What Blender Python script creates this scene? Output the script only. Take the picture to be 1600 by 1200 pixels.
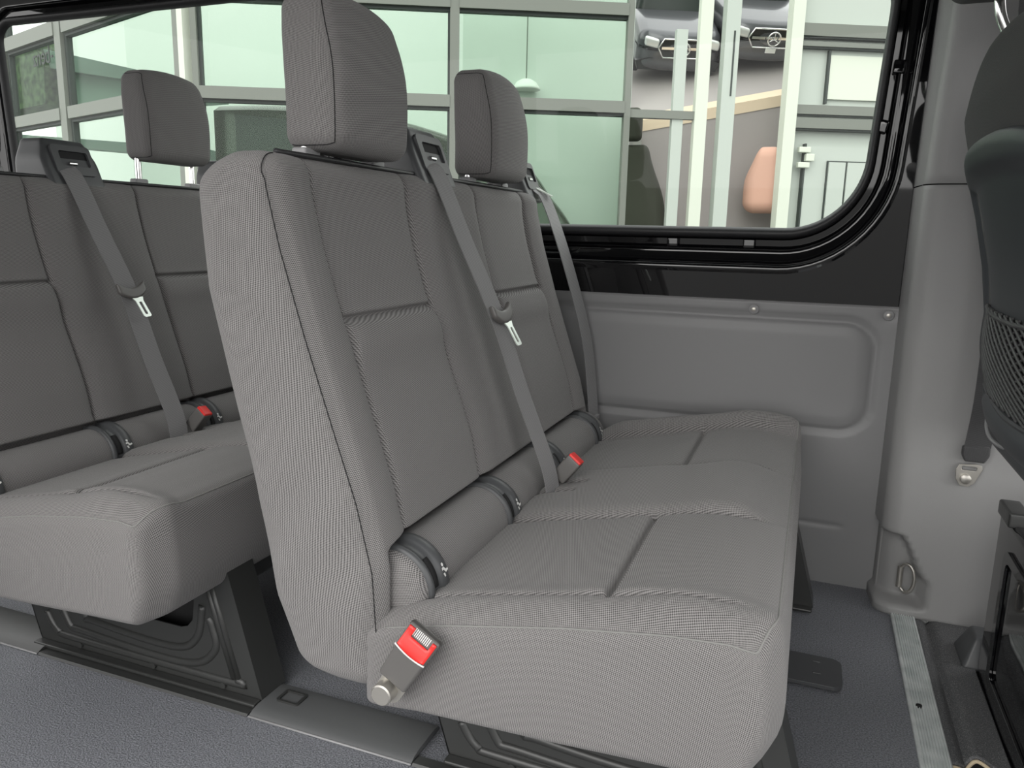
import bpy, bmesh, math, random
import numpy as np
from mathutils import Vector, Matrix
from mathutils.geometry import tessellate_polygon

for o in list(bpy.data.objects):
    bpy.data.objects.remove(o)
scn = bpy.context.scene
COL = scn.collection
random.seed(4)

# ------------------------------------------------------------------ camera
# x = forward along the van, y = across towards the far side wall, z = up (van floor = 0)
YAW, PITCH, ROLL, FPX = .3668, .1931, .0224, 1206.3
cam_d = bpy.data.cameras.new('camera')
cam_d.sensor_width = 36.0
cam_d.lens = FPX / 1600 * 36.0
cam_d.clip_start = .02
cam = bpy.data.objects.new('camera', cam_d)
COL.objects.link(cam)
fwd = Vector((-math.sin(YAW) * math.cos(PITCH), math.cos(YAW) * math.cos(PITCH), -math.sin(PITCH)))
rgt = Vector((math.cos(YAW), math.sin(YAW), 0))
dwn = fwd.cross(rgt)
r2 = rgt * math.cos(ROLL) - dwn * math.sin(ROLL)
d2 = rgt * math.sin(ROLL) + dwn * math.cos(ROLL)
cam.matrix_world = Matrix(((r2.x, -d2.x, -fwd.x, 0), (r2.y, -d2.y, -fwd.y, 0),
                           (r2.z, -d2.z, -fwd.z, .95), (0, 0, 0, 1)))
scn.camera = cam

# ------------------------------------------------------------------ sky, exposure
w = bpy.data.worlds.new('overcast')
scn.world = w
w.use_nodes = True
nt = w.node_tree
bg = nt.nodes['Background']
tc = nt.nodes.new('ShaderNodeTexCoord')
sx = nt.nodes.new('ShaderNodeSeparateXYZ')
cr = nt.nodes.new('ShaderNodeValToRGB')
mp = nt.nodes.new('ShaderNodeMapRange')
mp.inputs['From Min'].default_value = -.1
mp.inputs['From Max'].default_value = 1
nt.links.new(tc.outputs['Generated'], sx.inputs[0])
nt.links.new(sx.outputs['Z'], mp.inputs['Value'])
nt.links.new(mp.outputs[0], cr.inputs[0])
nt.links.new(cr.outputs[0], bg.inputs[0])
cr.color_ramp.elements[0].color = (.93, .92, .90, 1)
cr.color_ramp.elements[1].color = (1, 1, 1, 1)
bg.inputs[1].default_value = 1.45

# veiled sun behind thin cloud, from the open door's side
sd_ = bpy.data.lights.new('veiled_sun', 'SUN'); sd_.energy = .6; sd_.angle = math.radians(50); sd_.color = (1., .97, .93)
so_ = bpy.data.objects.new('veiled_sun', sd_); COL.objects.link(so_)
so_.rotation_euler = Vector((.12, 1., -.62)).to_track_quat('-Z', 'Y').to_euler()

scn.view_settings.view_transform = 'Standard'
scn.view_settings.look = 'None'
scn.view_settings.gamma = 1
scn.view_settings.use_curve_mapping = False
scn.view_settings.exposure = 0.80

# ------------------------------------------------------------------ materials
def mat(name, col, rough=.5, metal=0., spec=.5, coat=0., trans=0.):
    m = bpy.data.materials.new(name)
    m.use_nodes = True
    b = m.node_tree.nodes['Principled BSDF']
    b.inputs['Base Color'].default_value = (*col, 1)
    b.inputs['Roughness'].default_value = rough
    b.inputs['Metallic'].default_value = metal
    b.inputs['Specular IOR Level'].default_value = spec
    b.inputs['Coat Weight'].default_value = coat
    b.inputs['Coat Roughness'].default_value = .03
    b.inputs['Coat IOR'].default_value = 1.7 if coat > .8 else 1.5
    return m

def add_noise(m, scale, bump=.2, dist=.001, c0=None, c1=None, detail=2., coord='Object', lo=.35, hi=.65):
    n = m.node_tree.nodes; L = m.node_tree.links
    b = n['Principled BSDF']
    t = n.new('ShaderNodeTexCoord'); ns = n.new('ShaderNodeTexNoise')
    ns.inputs['Scale'].default_value = scale
    ns.inputs['Detail'].default_value = detail
    L.new(t.outputs[coord], ns.inputs['Vector'])
    if bump:
        bp = n.new('ShaderNodeBump')
        bp.inputs['Strength'].default_value = bump
        bp.inputs['Distance'].default_value = dist
        L.new(ns.outputs['Fac'], bp.inputs['Height'])
        L.new(bp.outputs[0], b.inputs['Normal'])
    if c0:
        r = n.new('ShaderNodeValToRGB')
        r.color_ramp.elements[0].color = (*c0, 1); r.color_ramp.elements[0].position = lo
        r.color_ramp.elements[1].color = (*c1, 1); r.color_ramp.elements[1].position = hi
        L.new(ns.outputs['Fac'], r.inputs[0])
        L.new(r.outputs[0], b.inputs['Base Color'])
    return m

def weave(name, dark, light, pitch=.0030, diag=True):
    """woven cloth: interlaced light and dark threads, laid out on the cloth's own UV in metres"""
    m = mat(name, light, .92, spec=.25)
    n = m.node_tree.nodes; L = m.node_tree.links
    b = n['Principled BSDF']
    b.inputs['Sheen Weight'].default_value = .12
    b.inputs['Sheen Roughness'].default_value = .6
    uv = n.new('ShaderNodeUVMap')
    mpn = n.new('ShaderNodeMapping')
    mpn.inputs['Rotation'].default_value = (0, 0, math.radians(32 if diag else 0))
    L.new(uv.outputs[0], mpn.inputs[0])
    s = n.new('ShaderNodeSeparateXYZ'); L.new(mpn.outputs[0], s.inputs[0])
    def sine(sock, p):
        a = n.new('ShaderNodeMath'); a.operation = 'MULTIPLY'; a.inputs[1].default_value = 2 * math.pi / p
        L.new(sock, a.inputs[0])
        q = n.new('ShaderNodeMath'); q.operation = 'SINE'; L.new(a.outputs[0], q.inputs[0])
        return q.outputs[0]
    mu = n.new('ShaderNodeMath'); mu.operation = 'MULTIPLY_ADD'
    L.new(sine(s.outputs[0], pitch * 1.15), mu.inputs[0]); L.new(sine(s.outputs[1], pitch), mu.inputs[1])
    mu.inputs[2].default_value = 0
    ns = n.new('ShaderNodeTexNoise'); ns.inputs['Scale'].default_value = 900; ns.inputs['Detail'].default_value = 1
    L.new(uv.outputs[0], ns.inputs['Vector'])
    ad = n.new('ShaderNodeMath'); ad.operation = 'ADD'
    L.new(mu.outputs[0], ad.inputs[0]); L.new(ns.outputs['Fac'], ad.inputs[1])
    r = n.new('ShaderNodeMapRange')
    r.inputs['From Min'].default_value = -.4; r.inputs['From Max'].default_value = 1.4
    L.new(ad.outputs[0], r.inputs['Value'])
    c = n.new('ShaderNodeMix'); c.data_type = 'RGBA'
    c.inputs[6].default_value = (*dark, 1); c.inputs[7].default_value = (*light, 1)
    L.new(r.outputs[0], c.inputs[0]); L.new(c.outputs[2], b.inputs['Base Color'])
    bp = n.new('ShaderNodeBump'); bp.inputs['Strength'].default_value = .35; bp.inputs['Distance'].default_value = .0006
    L.new(r.outputs[0], bp.inputs['Height']); L.new(bp.outputs[0], b.inputs['Normal'])
    return m

M = {}
M['fabric'] = weave('seat_fabric', (.038, .0366, .0362), (.335, .323, .319), .0036)
M['fabric_dark'] = weave('front_seat_fabric', (.018, .018, .018), (.05, .049, .048), .003)
M['thread'] = mat('piping_thread', (.23, .23, .22), .8)
M['gap'] = mat('dark_recess', (.012, .012, .013), .8)
M['plastic'] = add_noise(mat('charcoal_plastic', (.075, .078, .082), .42), 900, .15, .0005)
M['plastic_grey'] = add_noise(mat('grey_plastic', (.30, .30, .305), .5), 900, .1, .0005)
M['buckle'] = add_noise(mat('buckle_plastic', (.13, .125, .12), .38), 1200, .08, .0004)
M['belt'] = None
M['red'] = mat('red_button', (.85, .035, .03), .3)
M['white'] = mat('white_print', (.8, .8, .78), .5)
M['chrome'] = mat('chrome', (.85, .85, .84), .12, 1)
M['zinc'] = add_noise(mat('zinc_steel', (.52, .50, .46), .38, .8), 300, .1, .0004)
M['steel_black'] = add_noise(mat('black_steel', (.035, .036, .035), .36, 0, .6), 700, .05, .0004)
M['gloss'] = mat('black_body_paint', (.004, .004, .005), .15, 0, .0, .9)
M['rubber'] = mat('rubber_seal', (.022, .022, .024), .5)
M['vinyl'] = add_noise(mat('door_card_vinyl', (.25, .25, .254), .46), 420, .22, .0006)
M['pillar'] = add_noise(mat('pillar_plastic', (.31, .309, .307), .48), 950, .35, .0008)
M['floor'] = add_noise(mat('floor_vinyl', (.08, .085, .10), .40), 300, 1., .0032, (.115, .120, .134), (.29, .298, .325), 3.)
M['step'] = add_noise(mat('step_rubber', (.05, .052, .056), .5), 480, .4, .001, (.075, .077, .081), (.30, .30, .295), 5., lo=.50, hi=.74)
M['sill'] = add_noise(mat('rail_cover_plastic', (.10, .103, .105), .5), 260, .15, .0006)
M['alu'] = add_noise(mat('aluminium', (.62, .66, .64), .42, .25), 22, .05, .0005, (.56, .60, .59), (.74, .77, .76), 4.)
M['tan'] = mat('cut_edge', (.62, .52, .36), .7)
M['net'] = mat('net_cord', (.075, .075, .076), .55)
M['shell'] = add_noise(mat('seat_shell_plastic', (.055, .060, .066), .45), 900, .25, .0006)
M['roof'] = mat('headliner', (.22, .22, .215), .9)
M['metalin'] = mat('inner_body', (.05, .05, .052), .5)
M['ground'] = add_noise(mat('asphalt', (.08, .08, .08), .9), 60, .3, .004, (.06, .06, .06), (.11, .11, .105))
# outside
M['frame'] = mat('facade_frame', (.155, .168, .145), .55)
M['frame_dark'] = mat('facade_gasket', (.025, .035, .03), .6)
M['frame_white'] = mat('facade_white_post', (.58, .62, .53), .5)
M['inwall'] = mat('showroom_wall', (.62, .655, .625), .9)
M['panel'] = mat('facade_panel', (.42, .465, .42), .5)
M['refl_band'] = mat('reflected_band_grey', (.13, .18, .155), .8)  # tone of the roofline reflected in the left glass
M['refl_band_pale'] = mat('reflected_band_pale', (.20, .27, .235), .8)  # paler part of the same reflected roofline
M['carpaint'] = mat('grey_car_paint', (.085, .087, .095), .28, .3, .5, .6)
M['carblack'] = mat('car_black_trim', (.02, .022, .022), .4)
M['carglass'] = mat('car_dark_glass', (.02, .028, .024), .3)
M['carlamp'] = mat('car_lamp', (.75, .76, .74), .15, .3)
M['reflected_pavement'] = mat('reflected_pavement_grey', (.36, .33, .32), .8)  # grey of the pavement reflected in the window
M['curb'] = mat('reflected_curb', (.72, .58, .42), .7)  # tan of the curb reflected in the window
M['terracotta'] = mat('terracotta', (.62, .36, .27), .7)
M['olive'] = mat('dark_seat_cloth', (.035, .038, .026), .9)
M['darkvan'] = mat('dark_car_paint', (.055, .062, .048), .25, .2, .5, .5)
M['hedge'] = add_noise(mat('hedge', (.04, .08, .03), .9), 12, 0, 0, (.015, .03, .01), (.08, .13, .05))

def glass(name, tint, refl=1.0, f0=.03, graze=.5):
    m = bpy.data.materials.new(name); m.use_nodes = True
    n = m.node_tree.nodes; L = m.node_tree.links
    n.clear()
    out = n.new('ShaderNodeOutputMaterial'); mx = n.new('ShaderNodeMixShader')
    tr = n.new('ShaderNodeBsdfTransparent'); gl = n.new('ShaderNodeBsdfGlossy'); fr = n.new('ShaderNodeLayerWeight')
    tr.inputs[0].default_value = (*tint, 1); gl.inputs['Roughness'].default_value = .01
    gl.inputs[0].default_value = (refl, refl, refl, 1)
    pw = n.new('ShaderNodeMath'); pw.operation = 'POWER'; pw.inputs[1].default_value = 4.
    ma = n.new('ShaderNodeMath'); ma.operation = 'MULTIPLY_ADD'; ma.inputs[1].default_value = graze; ma.inputs[2].default_value = f0
    fr.inputs['Blend'].default_value = .5
    L.new(fr.outputs['Facing'], pw.inputs[0]); L.new(pw.outputs[0], ma.inputs[0])
    L.new(ma.outputs[0], mx.inputs[0]); L.new(tr.outputs[0], mx.inputs[1]); L.new(gl.outputs[0], mx.inputs[2])
    L.new(mx.outputs[0], out.inputs[0])
    return m
M['vanglass'] = glass('van_window_glass', (.93, .97, .94), 1., .014, .16)
M['clear'] = glass('glass_rear_face', (1., 1., 1.), 0., 0., 0.)
M['pane'] = glass('facade_green_glass', (.86, .92, .875), .9, .006, .12)

# webbing: fine ribs across the strap
def webbing(name, a, b_):
    m = mat(name, b_, .6, spec=.4)
    n = m.node_tree.nodes; L = m.node_tree.links; b = n['Principled BSDF']
    b.inputs['Sheen Weight'].default_value = .25
    uv = n.new('ShaderNodeUVMap'); s = n.new('ShaderNodeSeparateXYZ'); L.new(uv.outputs[0], s.inputs[0])
    k = n.new('ShaderNodeMath'); k.operation = 'MULTIPLY'; k.inputs[1].default_value = 2 * math.pi / .0022
    L.new(s.outputs[1], k.inputs[0])
    q = n.new('ShaderNodeMath'); q.operation = 'SINE'; L.new(k.outputs[0], q.inputs[0])
    r = n.new('ShaderNodeMapRange'); r.inputs['From Min'].default_value = -1
    L.new(q.outputs[0], r.inputs['Value'])
    c = n.new('ShaderNodeMix'); c.data_type = 'RGBA'
    c.inputs[6].default_value = (*a, 1); c.inputs[7].default_value = (*b_, 1)
    L.new(r.outputs[0], c.inputs[0]); L.new(c.outputs[2], b.inputs['Base Color'])
    bp = n.new('ShaderNodeBump'); bp.inputs['Strength'].default_value = .3; bp.inputs['Distance'].default_value = .0005
    L.new(r.outputs[0], bp.inputs['Height']); L.new(bp.outputs[0], b.inputs['Normal'])
    return m
M['belt_dark'] = webbing('front_belt_webbing', (.03, .03, .031), (.075, .075, .078))
M['belt'] = webbing('belt_webbing', (.13, .128, .13), (.28, .277, .282))

# ------------------------------------------------------------------ object helpers
def tag(o, label=None, cat=None, group=None, kind=None):
    if label: o['label'] = label
    if cat: o['category'] = cat
    if group: o['group'] = group
    if kind: o['kind'] = kind
    return o

def empty(name, loc=(0, 0, 0), parent=None):
    o = bpy.data.objects.new(name, None)
    o.empty_display_size = .05
    COL.objects.link(o); o.location = loc
    if parent: o.parent = parent
    return o

def link(name, me, m, parent=None, smooth=True, org=(0, 0, 0)):
    """mesh given in world coordinates; 'org' is the world position of the parent Empty"""
    o = bpy.data.objects.new(name, me)
    COL.objects.link(o)
    if m is not None and not me.materials:
        me.materials.append(m)
    if smooth:
        me.polygons.foreach_set('use_smooth', [True] * len(me.polygons))
    if parent:
        o.parent = parent
    return o

def wpos(o):
    p = Vector((0, 0, 0))
    while o:
        p += o.location; o = o.parent
    return p

def mk(name, V, F, m, parent=None, smooth=True, uv=None, auto=None):
    """build an object from world-space vertices; children get vertices relative to their parent's origin"""
    V = np.asarray(V, float)
    if parent is not None:
        V = V - np.array(wpos(parent))
    me = bpy.data.meshes.new(name)
    me.from_pydata([tuple(v) for v in V], [], [tuple(int(i) for i in f) for f in F])
    if uv is not None:
        l = me.uv_layers.new(name='UVMap')
        l.data.foreach_set('uv', np.asarray(uv, float).ravel())
    me.update()
    o = link(name, me, m, parent, smooth)
    if auto:
        me.set_sharp_from_angle(angle=math.radians(auto))
    return o

def bevel(o, wd, seg=2, ang=30):
    b = o.modifiers.new('bevel', 'BEVEL'); b.width = wd; b.segments = seg
    b.limit_method = 'ANGLE'; b.angle_limit = math.radians(ang)
    return o

def boxv(x0, x1, y0, y1, z0, z1):
    V = [(x, y, z) for x in (x0, x1) for y in (y0, y1) for z in (z0, z1)]
    F = [(0, 1, 3, 2), (4, 6, 7, 5), (0, 4, 5, 1), (2, 3, 7, 6), (0, 2, 6, 4), (1, 5, 7, 3)]
    return V, F

def box(name, ex, m, parent=None, bv=0, seg=2):
    V, F = boxv(*ex)
    o = mk(name, V, F, m, parent, smooth=False)
    if bv: bevel(o, bv, seg)
    return o

def axis_coords(h, r, n, k, fine=None):
    a = [r * (1 - math.tan((1 - j / k) * math.pi / 4)) for j in range(k + 1)]
    lo = [-h + d for d in a]
    mid = list(np.linspace(-h + r, h - r, n + 1))[1:-1]
    if fine is not None:      # extra grid lines close to stitched seams
        ex = sorted(set(round(q + d, 6) for q in fine for d in (-.015, -.011, -.008, -.0055, -.0035, -.0017, 0, .0017, .0035, .0055, .008, .011, .015)))
        mid = [m_ for m_ in mid if min(abs(m_ - e) for e in ex) > .004]
        mid = sorted(mid + [e for e in ex if abs(e) < h - r - .002])
    return np.array(lo + mid + [-v for v in reversed(lo)])

def rbox(hx, hy, hz, r, n=(6, 20, 20), k=4, fine=(None, None, None)):
    """rounded box: verts, quads, per-quad side id (0-x 1+x 2-y 3+y 4-z 5+z), loop UVs in metres"""
    ax = [axis_coords(h, r, m_, k, fi) for h, m_, fi in zip((hx, hy, hz), n, fine)]
    H_ = (hx, hy, hz)
    idx = {}; V = []; F = []; ID = []; UV = []
    def vid(p):
        key = tuple(round(c, 7) for c in p)
        if key not in idx:
            idx[key] = len(V); V.append(p)
        return idx[key]
    for a in range(3):
        b, c = (a + 1) % 3, (a + 2) % 3
        for sgn in (-1, 1):
            gb, gc = ax[b], ax[c]
            for i in range(len(gb) - 1):
                for j in range(len(gc) - 1):
                    q = []
                    for (ii, jj) in ((i, j), (i + 1, j), (i + 1, j + 1), (i, j + 1)):
                        p = [0, 0, 0]; p[a] = sgn * H_[a]; p[b] = gb[ii]; p[c] = gc[jj]
                        q.append((vid(tuple(p)), (gb[ii] + a * .37, gc[jj] + sgn * .11)))
                    if sgn < 0: q.reverse()
                    F.append([t[0] for t in q]); UV += [t[1] for t in q]; ID.append(a * 2 + (sgn > 0))
    C = np.array(V)
    inn = np.clip(C, [-(h - r) for h in H_], [h - r for h in H_])
    d = C - inn
    nn = np.linalg.norm(d, axis=1, keepdims=True)
    P = inn + d / np.maximum(nn, 1e-9) * r
    return P, F, np.array(ID), np.array(UV).reshape(-1, 4, 2), C

def submesh(name, P, F, UV, sel, m, parent):
    fs = [F[i] for i in sel]
    used = sorted(set(i for f in fs for i in f))
    mp_ = {u: k for k, u in enumerate(used)}
    return mk(name, P[used], [[mp_[i] for i in f] for f in fs], m, parent, uv=UV[sel].reshape(-1, 2))

def softbox(name, ctr, half, r, m, parent=None, n=(8, 8, 8), k=4, fn=None):
    P, F, ID, UV, C = rbox(*half, r, n, k)
    if fn: P = fn(P, C)
    return mk(name, P + np.array(ctr), F, m, parent, uv=UV.reshape(-1, 2))

def tubev(path, rad, n=10, closed=False, caps=True):
    path = [Vector(p) for p in path]
    N = len(path)
    V = []; F = []
    up = None
    rads = rad if hasattr(rad, '__len__') else [rad] * N
    for i, p in enumerate(path):
        if closed: t = path[(i + 1) % N] - path[i - 1]
        else: t = path[min(i + 1, N - 1)] - path[max(i - 1, 0)]
        t.normalize()
        if up is None:
            up = Vector((0, 0, 1)) if abs(t.z) < .9 else Vector((1, 0, 0))
        s = t.cross(up).normalized(); up = s.cross(t).normalized()
        for j in range(n):
            a = 2 * math.pi * j / n
            V.append(p + (s * math.cos(a) + up * math.sin(a)) * rads[i])
    R_ = N if closed else N - 1
    for i in range(R_):
        for j in range(n):
            a, b = i * n + j, i * n + (j + 1) % n
            c, d = ((i + 1) % N) * n + (j + 1) % n, ((i + 1) % N) * n + j
            F.append((a, b, c, d))
    if caps and not closed:
        F.append(tuple(reversed(range(n)))); F.append(tuple(range((N - 1) * n, N * n)))
    return [tuple(v) for v in V], F

def tube(name, path, rad, m, parent=None, n=10, closed=False, auto=40):
    V, F = tubev(path, rad, n, closed)
    return mk(name, V, F, m, parent, auto=auto)

def smooth_path(pts, n=8):
    """Catmull-Rom through the points"""
    P = [Vector(p) for p in pts]
    out = []
    for i in range(len(P) - 1):
        p0, p1, p2, p3 = P[max(i - 1, 0)], P[i], P[i + 1], P[min(i + 2, len(P) - 1)]
        for k in range(n):
            t = k / n
            out.append(.5 * ((2 * p1) + (p2 - p0) * t + (2 * p0 - 5 * p1 + 4 * p2 - p3) * t * t + (3 * p1 - p0 - 3 * p2 + p3) * t ** 3))
    out.append(P[-1])
    return out

def ribbon(name, pts, wdir, width, th, m, parent=None):
    """strap: rectangular section swept along pts; wdir one vector or one per point"""
    N = len(pts); V = []; F = []; UV = []
    P = [Vector(p) for p in pts]
    W = [Vector(wdir)] * N if not isinstance(wdir, list) else [Vector(q) for q in wdir]
    s = 0.; S = []
    for i in range(N):
        t = (P[min(i + 1, N - 1)] - P[max(i - 1, 0)]).normalized()
        wv = (W[i] - t * W[i].dot(t)).normalized()
        nv = t.cross(wv).normalized()
        for a, b in ((-1, -1), (1, -1), (1, 1), (-1, 1)):
            V.append(P[i] + wv * a * width / 2 + nv * b * th / 2)
        if i: s += (P[i] - P[i - 1]).length
        S.append(s)
    for i in range(N - 1):
        for j in range(4):
            a, b = i * 4 + j, i * 4 + (j + 1) % 4
            F.append((a, b, b + 4, a + 4))
            u0, u1 = (0, width) if j in (0,) else ((width, 0) if j == 2 else (0, th))
            UV += [(u0, S[i]), (u1, S[i]), (u1, S[i + 1]), (u0, S[i + 1])]
    F.append((3, 2, 1, 0)); UV += [(0, 0)] * 4
    e = (N - 1) * 4
    F.append((e, e + 1, e + 2, e + 3)); UV += [(0, 0)] * 4
    return mk(name, V, F, m, parent, uv=UV, auto=35)

def plate(name, outer, holes, origin, ux, uy, th, m, parent=None, bv=0):
    """flat plate with holes: 2D loops in (ux,uy) from origin, extruded by th along ux x uy"""
    ux, uy, og = Vector(ux), Vector(uy), Vector(origin)
    nz = ux.cross(uy).normalized()
    loops = [outer] + list(holes)
    tri = tessellate_polygon([[Vector((p[0], p[1], 0)) for p in l] for l in loops])
    flat = [p for l in loops for p in l]
    N = len(flat)
    V = [og + ux * p[0] + uy * p[1] for p in flat] + [og + ux * p[0] + uy * p[1] + nz * th for p in flat]
    F = []
    for t in tri:
        a = [flat[i] for i in t]
        cr_ = (a[1][0] - a[0][0]) * (a[2][1] - a[0][1]) - (a[1][1] - a[0][1]) * (a[2][0] - a[0][0])
        t = t if cr_ > 0 else (t[0], t[2], t[1])
        F.append(tuple(i + N for i in t)); F.append((t[0], t[2], t[1]))
    b = 0
    for li, l in enumerate(loops):
        area = sum(l[i][0] * l[(i + 1) % len(l)][1] - l[(i + 1) % len(l)][0] * l[i][1] for i in range(len(l)))
        flip = (area < 0) ^ (li > 0)
        for i in range(len(l)):
            p, q = b + i, b + (i + 1) % len(l)
            F.append((q, p, p + N, q + N) if flip else (p, q, q + N, p + N))
        b += len(l)
    o = mk(name, [tuple(v) for v in V], F, m, parent, smooth=False)
    if bv: bevel(o, bv, 2, 50)
    return o

def rrect(cx, cy, hx, hy, r, n=6):
    out = []
    for (sx_, sy_, a0) in ((1, 1, 0), (-1, 1, 90), (-1, -1, 180), (1, -1, 270)):
        for j in range(n + 1):
            a = math.radians(a0 + 90 * j / n)
            out.append((cx + sx_ * (hx - r) + r * math.cos(a), cy + sy_ * (hy - r) + r * math.sin(a)))
    return out

def loft(name, loops, m, parent=None, close=True, auto=None, capa=False, capb=False):
    n = len(loops[0]); V = [p for l in loops for p in l]; F = []
    for i in range(len(loops) - 1):
        for j in range(n if close else n - 1):
            a, b = i * n + j, i * n + (j + 1) % n
            F.append((a, b, b + n, a + n))
    if capa: F.append(tuple(reversed(range(n))))
    if capb: F.append(tuple(range((len(loops) - 1) * n, len(loops) * n)))
    return mk(name, V, F, m, parent, auto=auto)

def copy_tree(o, parent=None):
    c = o.copy(); COL.objects.link(c); c.parent = parent
    for ch in list(o.children):
        copy_tree(ch, c)
    return c

def gauss(d, s): return np.exp(-(d / s) ** 2)
def sstep(a, b, x):
    t = np.clip((x - a) / (b - a), 0, 1); return t * t * (3 - 2 * t)

# ================================================================== STRUCTURE
WY, ZP = 2.23, .787           # far wall plane and the height where the trim card ends
def wall_y(z): return WY - .05 * (z - ZP)

# floor
V, F = boxv(-3.2, .300, .22, 2.26, -.05, 0)
tag(mk('floor', V, F, M['floor'], smooth=False), kind='structure')
ground = box('ground', (-40, 40, -40, 40, -.75, -.62), M['ground']); tag(ground, kind='structure')

# body panel with two windows, pressed rims round them
def win_loop(x0, x1, z0, z1, r, o, d, rf=.72, N=14):
    x0 -= o; x1 += o * rf; z0 -= o; z1 += o; r = max(.002, r + o * .8)
    pts = []
    q = min(r, .075 + o * .8)
    for (cx, cz, a0, r) in ((x1 - r, z0 + r, -90, r), (x1 - r, z1 - r, 0, r), (x0 + q, z1 - q, 90, q), (x0 + q, z0 + q, 180, q)):
        for j in range(N + 1):
            a = math.radians(a0 + 90 * j / N)
            x, z = cx + r * math.cos(a), cz + r * math.sin(a)
            if cx > (x0 + x1) / 2: x += (z - 1.25) * .05 * min(1, (x - x0) / (x1 - x0))
            pts.append((x, wall_y(z) + d, z))
    return pts
def rect_loop(x0, x1, z0, z1, d, N=14):
    pts = []
    for (cx, cz, a0) in ((x1, z0, -90), (x1, z1, 0), (x0, z1, 90), (x0, z0, 180)):
        for j in range(N + 1):
            pts.append((cx, wall_y(cz) + d, cz))
    return pts
WINS = [((-1.45, .112, .968, 1.69, .185), (-1.515, .30, ZP - .02, 1.78)),
        ((-2.985, -1.585, .968, 1.69, .12), (-3.15, -1.515, ZP - .02, 1.78))]
wl = empty('wall_left', (0, WY, 0)); tag(wl, kind='structure')
for i, (wr, orc) in enumerate(WINS):
    prof = [(.016, .040), (.022, .048), (.038, .048), (.041, .034), (.046, .028), (.051, .030), (.054, .034),
            (.060, .034), (.086, .014), (.089, .004), (.0925, .0004), (.0965, -.0013), (.1010, -.0018), (.106, -.001), (.112, 0.)]
    loops = [win_loop(*wr, o, d) for o, d in prof]
    loft('window_rim', loops, M['gloss'], wl, auto=50)
    o_ = loft('body_panel', [loops[-1], rect_loop(*orc, 0.)], M['gloss'], wl)
    o_.data.polygons.foreach_set('use_smooth', [False] * len(o_.data.polygons))
    W_ = empty('window_%d' % (i + 1), ((wr[0] + wr[1]) / 2, WY, wr[2])); tag(W_, kind='structure')
    gl = [win_loop(*wr, o, d) for o, d in [(-.012, .040), (-.010, .030), (-.004, .021), (.004, .017), (.012, .020), (.017, .030), (.018, .045)]]
    loft('window_seal', gl, M['rubber'], W_)
    e = win_loop(*wr, .006, .036); e2 = [(p[0], p[1] + .004, p[2]) for p in e]
    o = loft('pane', [e, e2], M['vanglass'], W_, capa=True, capb=True)
    o.data.materials.append(M['clear'])
    for q_ in list(o.data.polygons)[:-2] + [o.data.polygons[-1]]: q_.material_index = 1
    o.data.polygons.foreach_set('use_smooth', [False] * len(o.data.polygons))
    if i == 0:   # clips sitting in the channel
        for (cx, cz, ang) in ((-.385, .935, 0), (-.175, .935, 0), (.150, 1.375, 87), (.128, 1.235, 76)):
            P, F, ID, UV, C = rbox(.016, .010, .013, .004, (3, 3, 3), 3)
            a = math.radians(ang); R_ = np.array([[math.cos(a), 0, -math.sin(a)], [0, 1, 0], [math.sin(a), 0, math.cos(a)]])
            mk('clip', P @ R_.T + np.array((cx, wall_y(cz) + .036, cz)), F, M['gloss'], W_)

box('side_panel_behind_pillar', (.23, .75, 2.19, 2.22, -.02, 1.8), M['metalin'], wl)
# padded trim card below the window, with a pressed rounded-rectangle groove
nx, nz = 400, 150
xs = np.linspace(-3.15, .225, nx); zs = np.linspace(-.012, ZP + .004, nz)
X_, Z_ = np.meshgrid(xs, zs, indexing='ij')
def sdrr(x, z, cx, cz, hx, hz, r):
    qx = np.abs(x - cx) - (hx - r); qz = np.abs(z - cz) - (hz - r)
    return np.hypot(np.maximum(qx, 0), np.maximum(qz, 0)) + np.minimum(np.maximum(qx, qz), 0) - r
sd = sdrr(X_, Z_, -.62, .590, .785, .147, .075)
dep = .0075 * gauss(sd, .0055) + .0045 * gauss(sd - .011, .005) - .006 * sstep(.0, -.04, sd)
dep += .004 * gauss(Z_ - .171, .006) * (X_ < .135) * sstep(.14, .12, X_)
for bx, bz in ((-.146, .759), (.190, .761)):
    dep += .005 * gauss(np.hypot(X_ - bx, Z_ - bz), .016)
Y_ = WY - .006 + dep
Y_ = Y_ + .02 * sstep(ZP - .006, ZP + .004, Z_)
V = np.stack([X_, Y_, Z_], -1).reshape(-1, 3)
F = [(i * nz + j, (i + 1) * nz + j, (i + 1) * nz + j + 1, i * nz + j + 1) for i in range(nx - 1) for j in range(nz - 1)]
trim1 = mk('trim_1', V, F, M['vinyl']); tag(trim1, kind='structure')
for bx, bz in ((-.146, .759), (.190, .761)):
    st = mk('stud', *tubev([(bx, WY - .004, bz), (bx, WY - .010, bz), (bx, WY - .012, bz)], [.013, .013, .010], 20), M['plastic_grey'], trim1, auto=40)
    mk('stud_centre', *tubev([(bx, WY - .008, bz), (bx, WY - .0135, bz), (bx, WY - .0145, bz)], [.0062, .0062, .004], 14), M['zinc'], st, auto=40)

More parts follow.
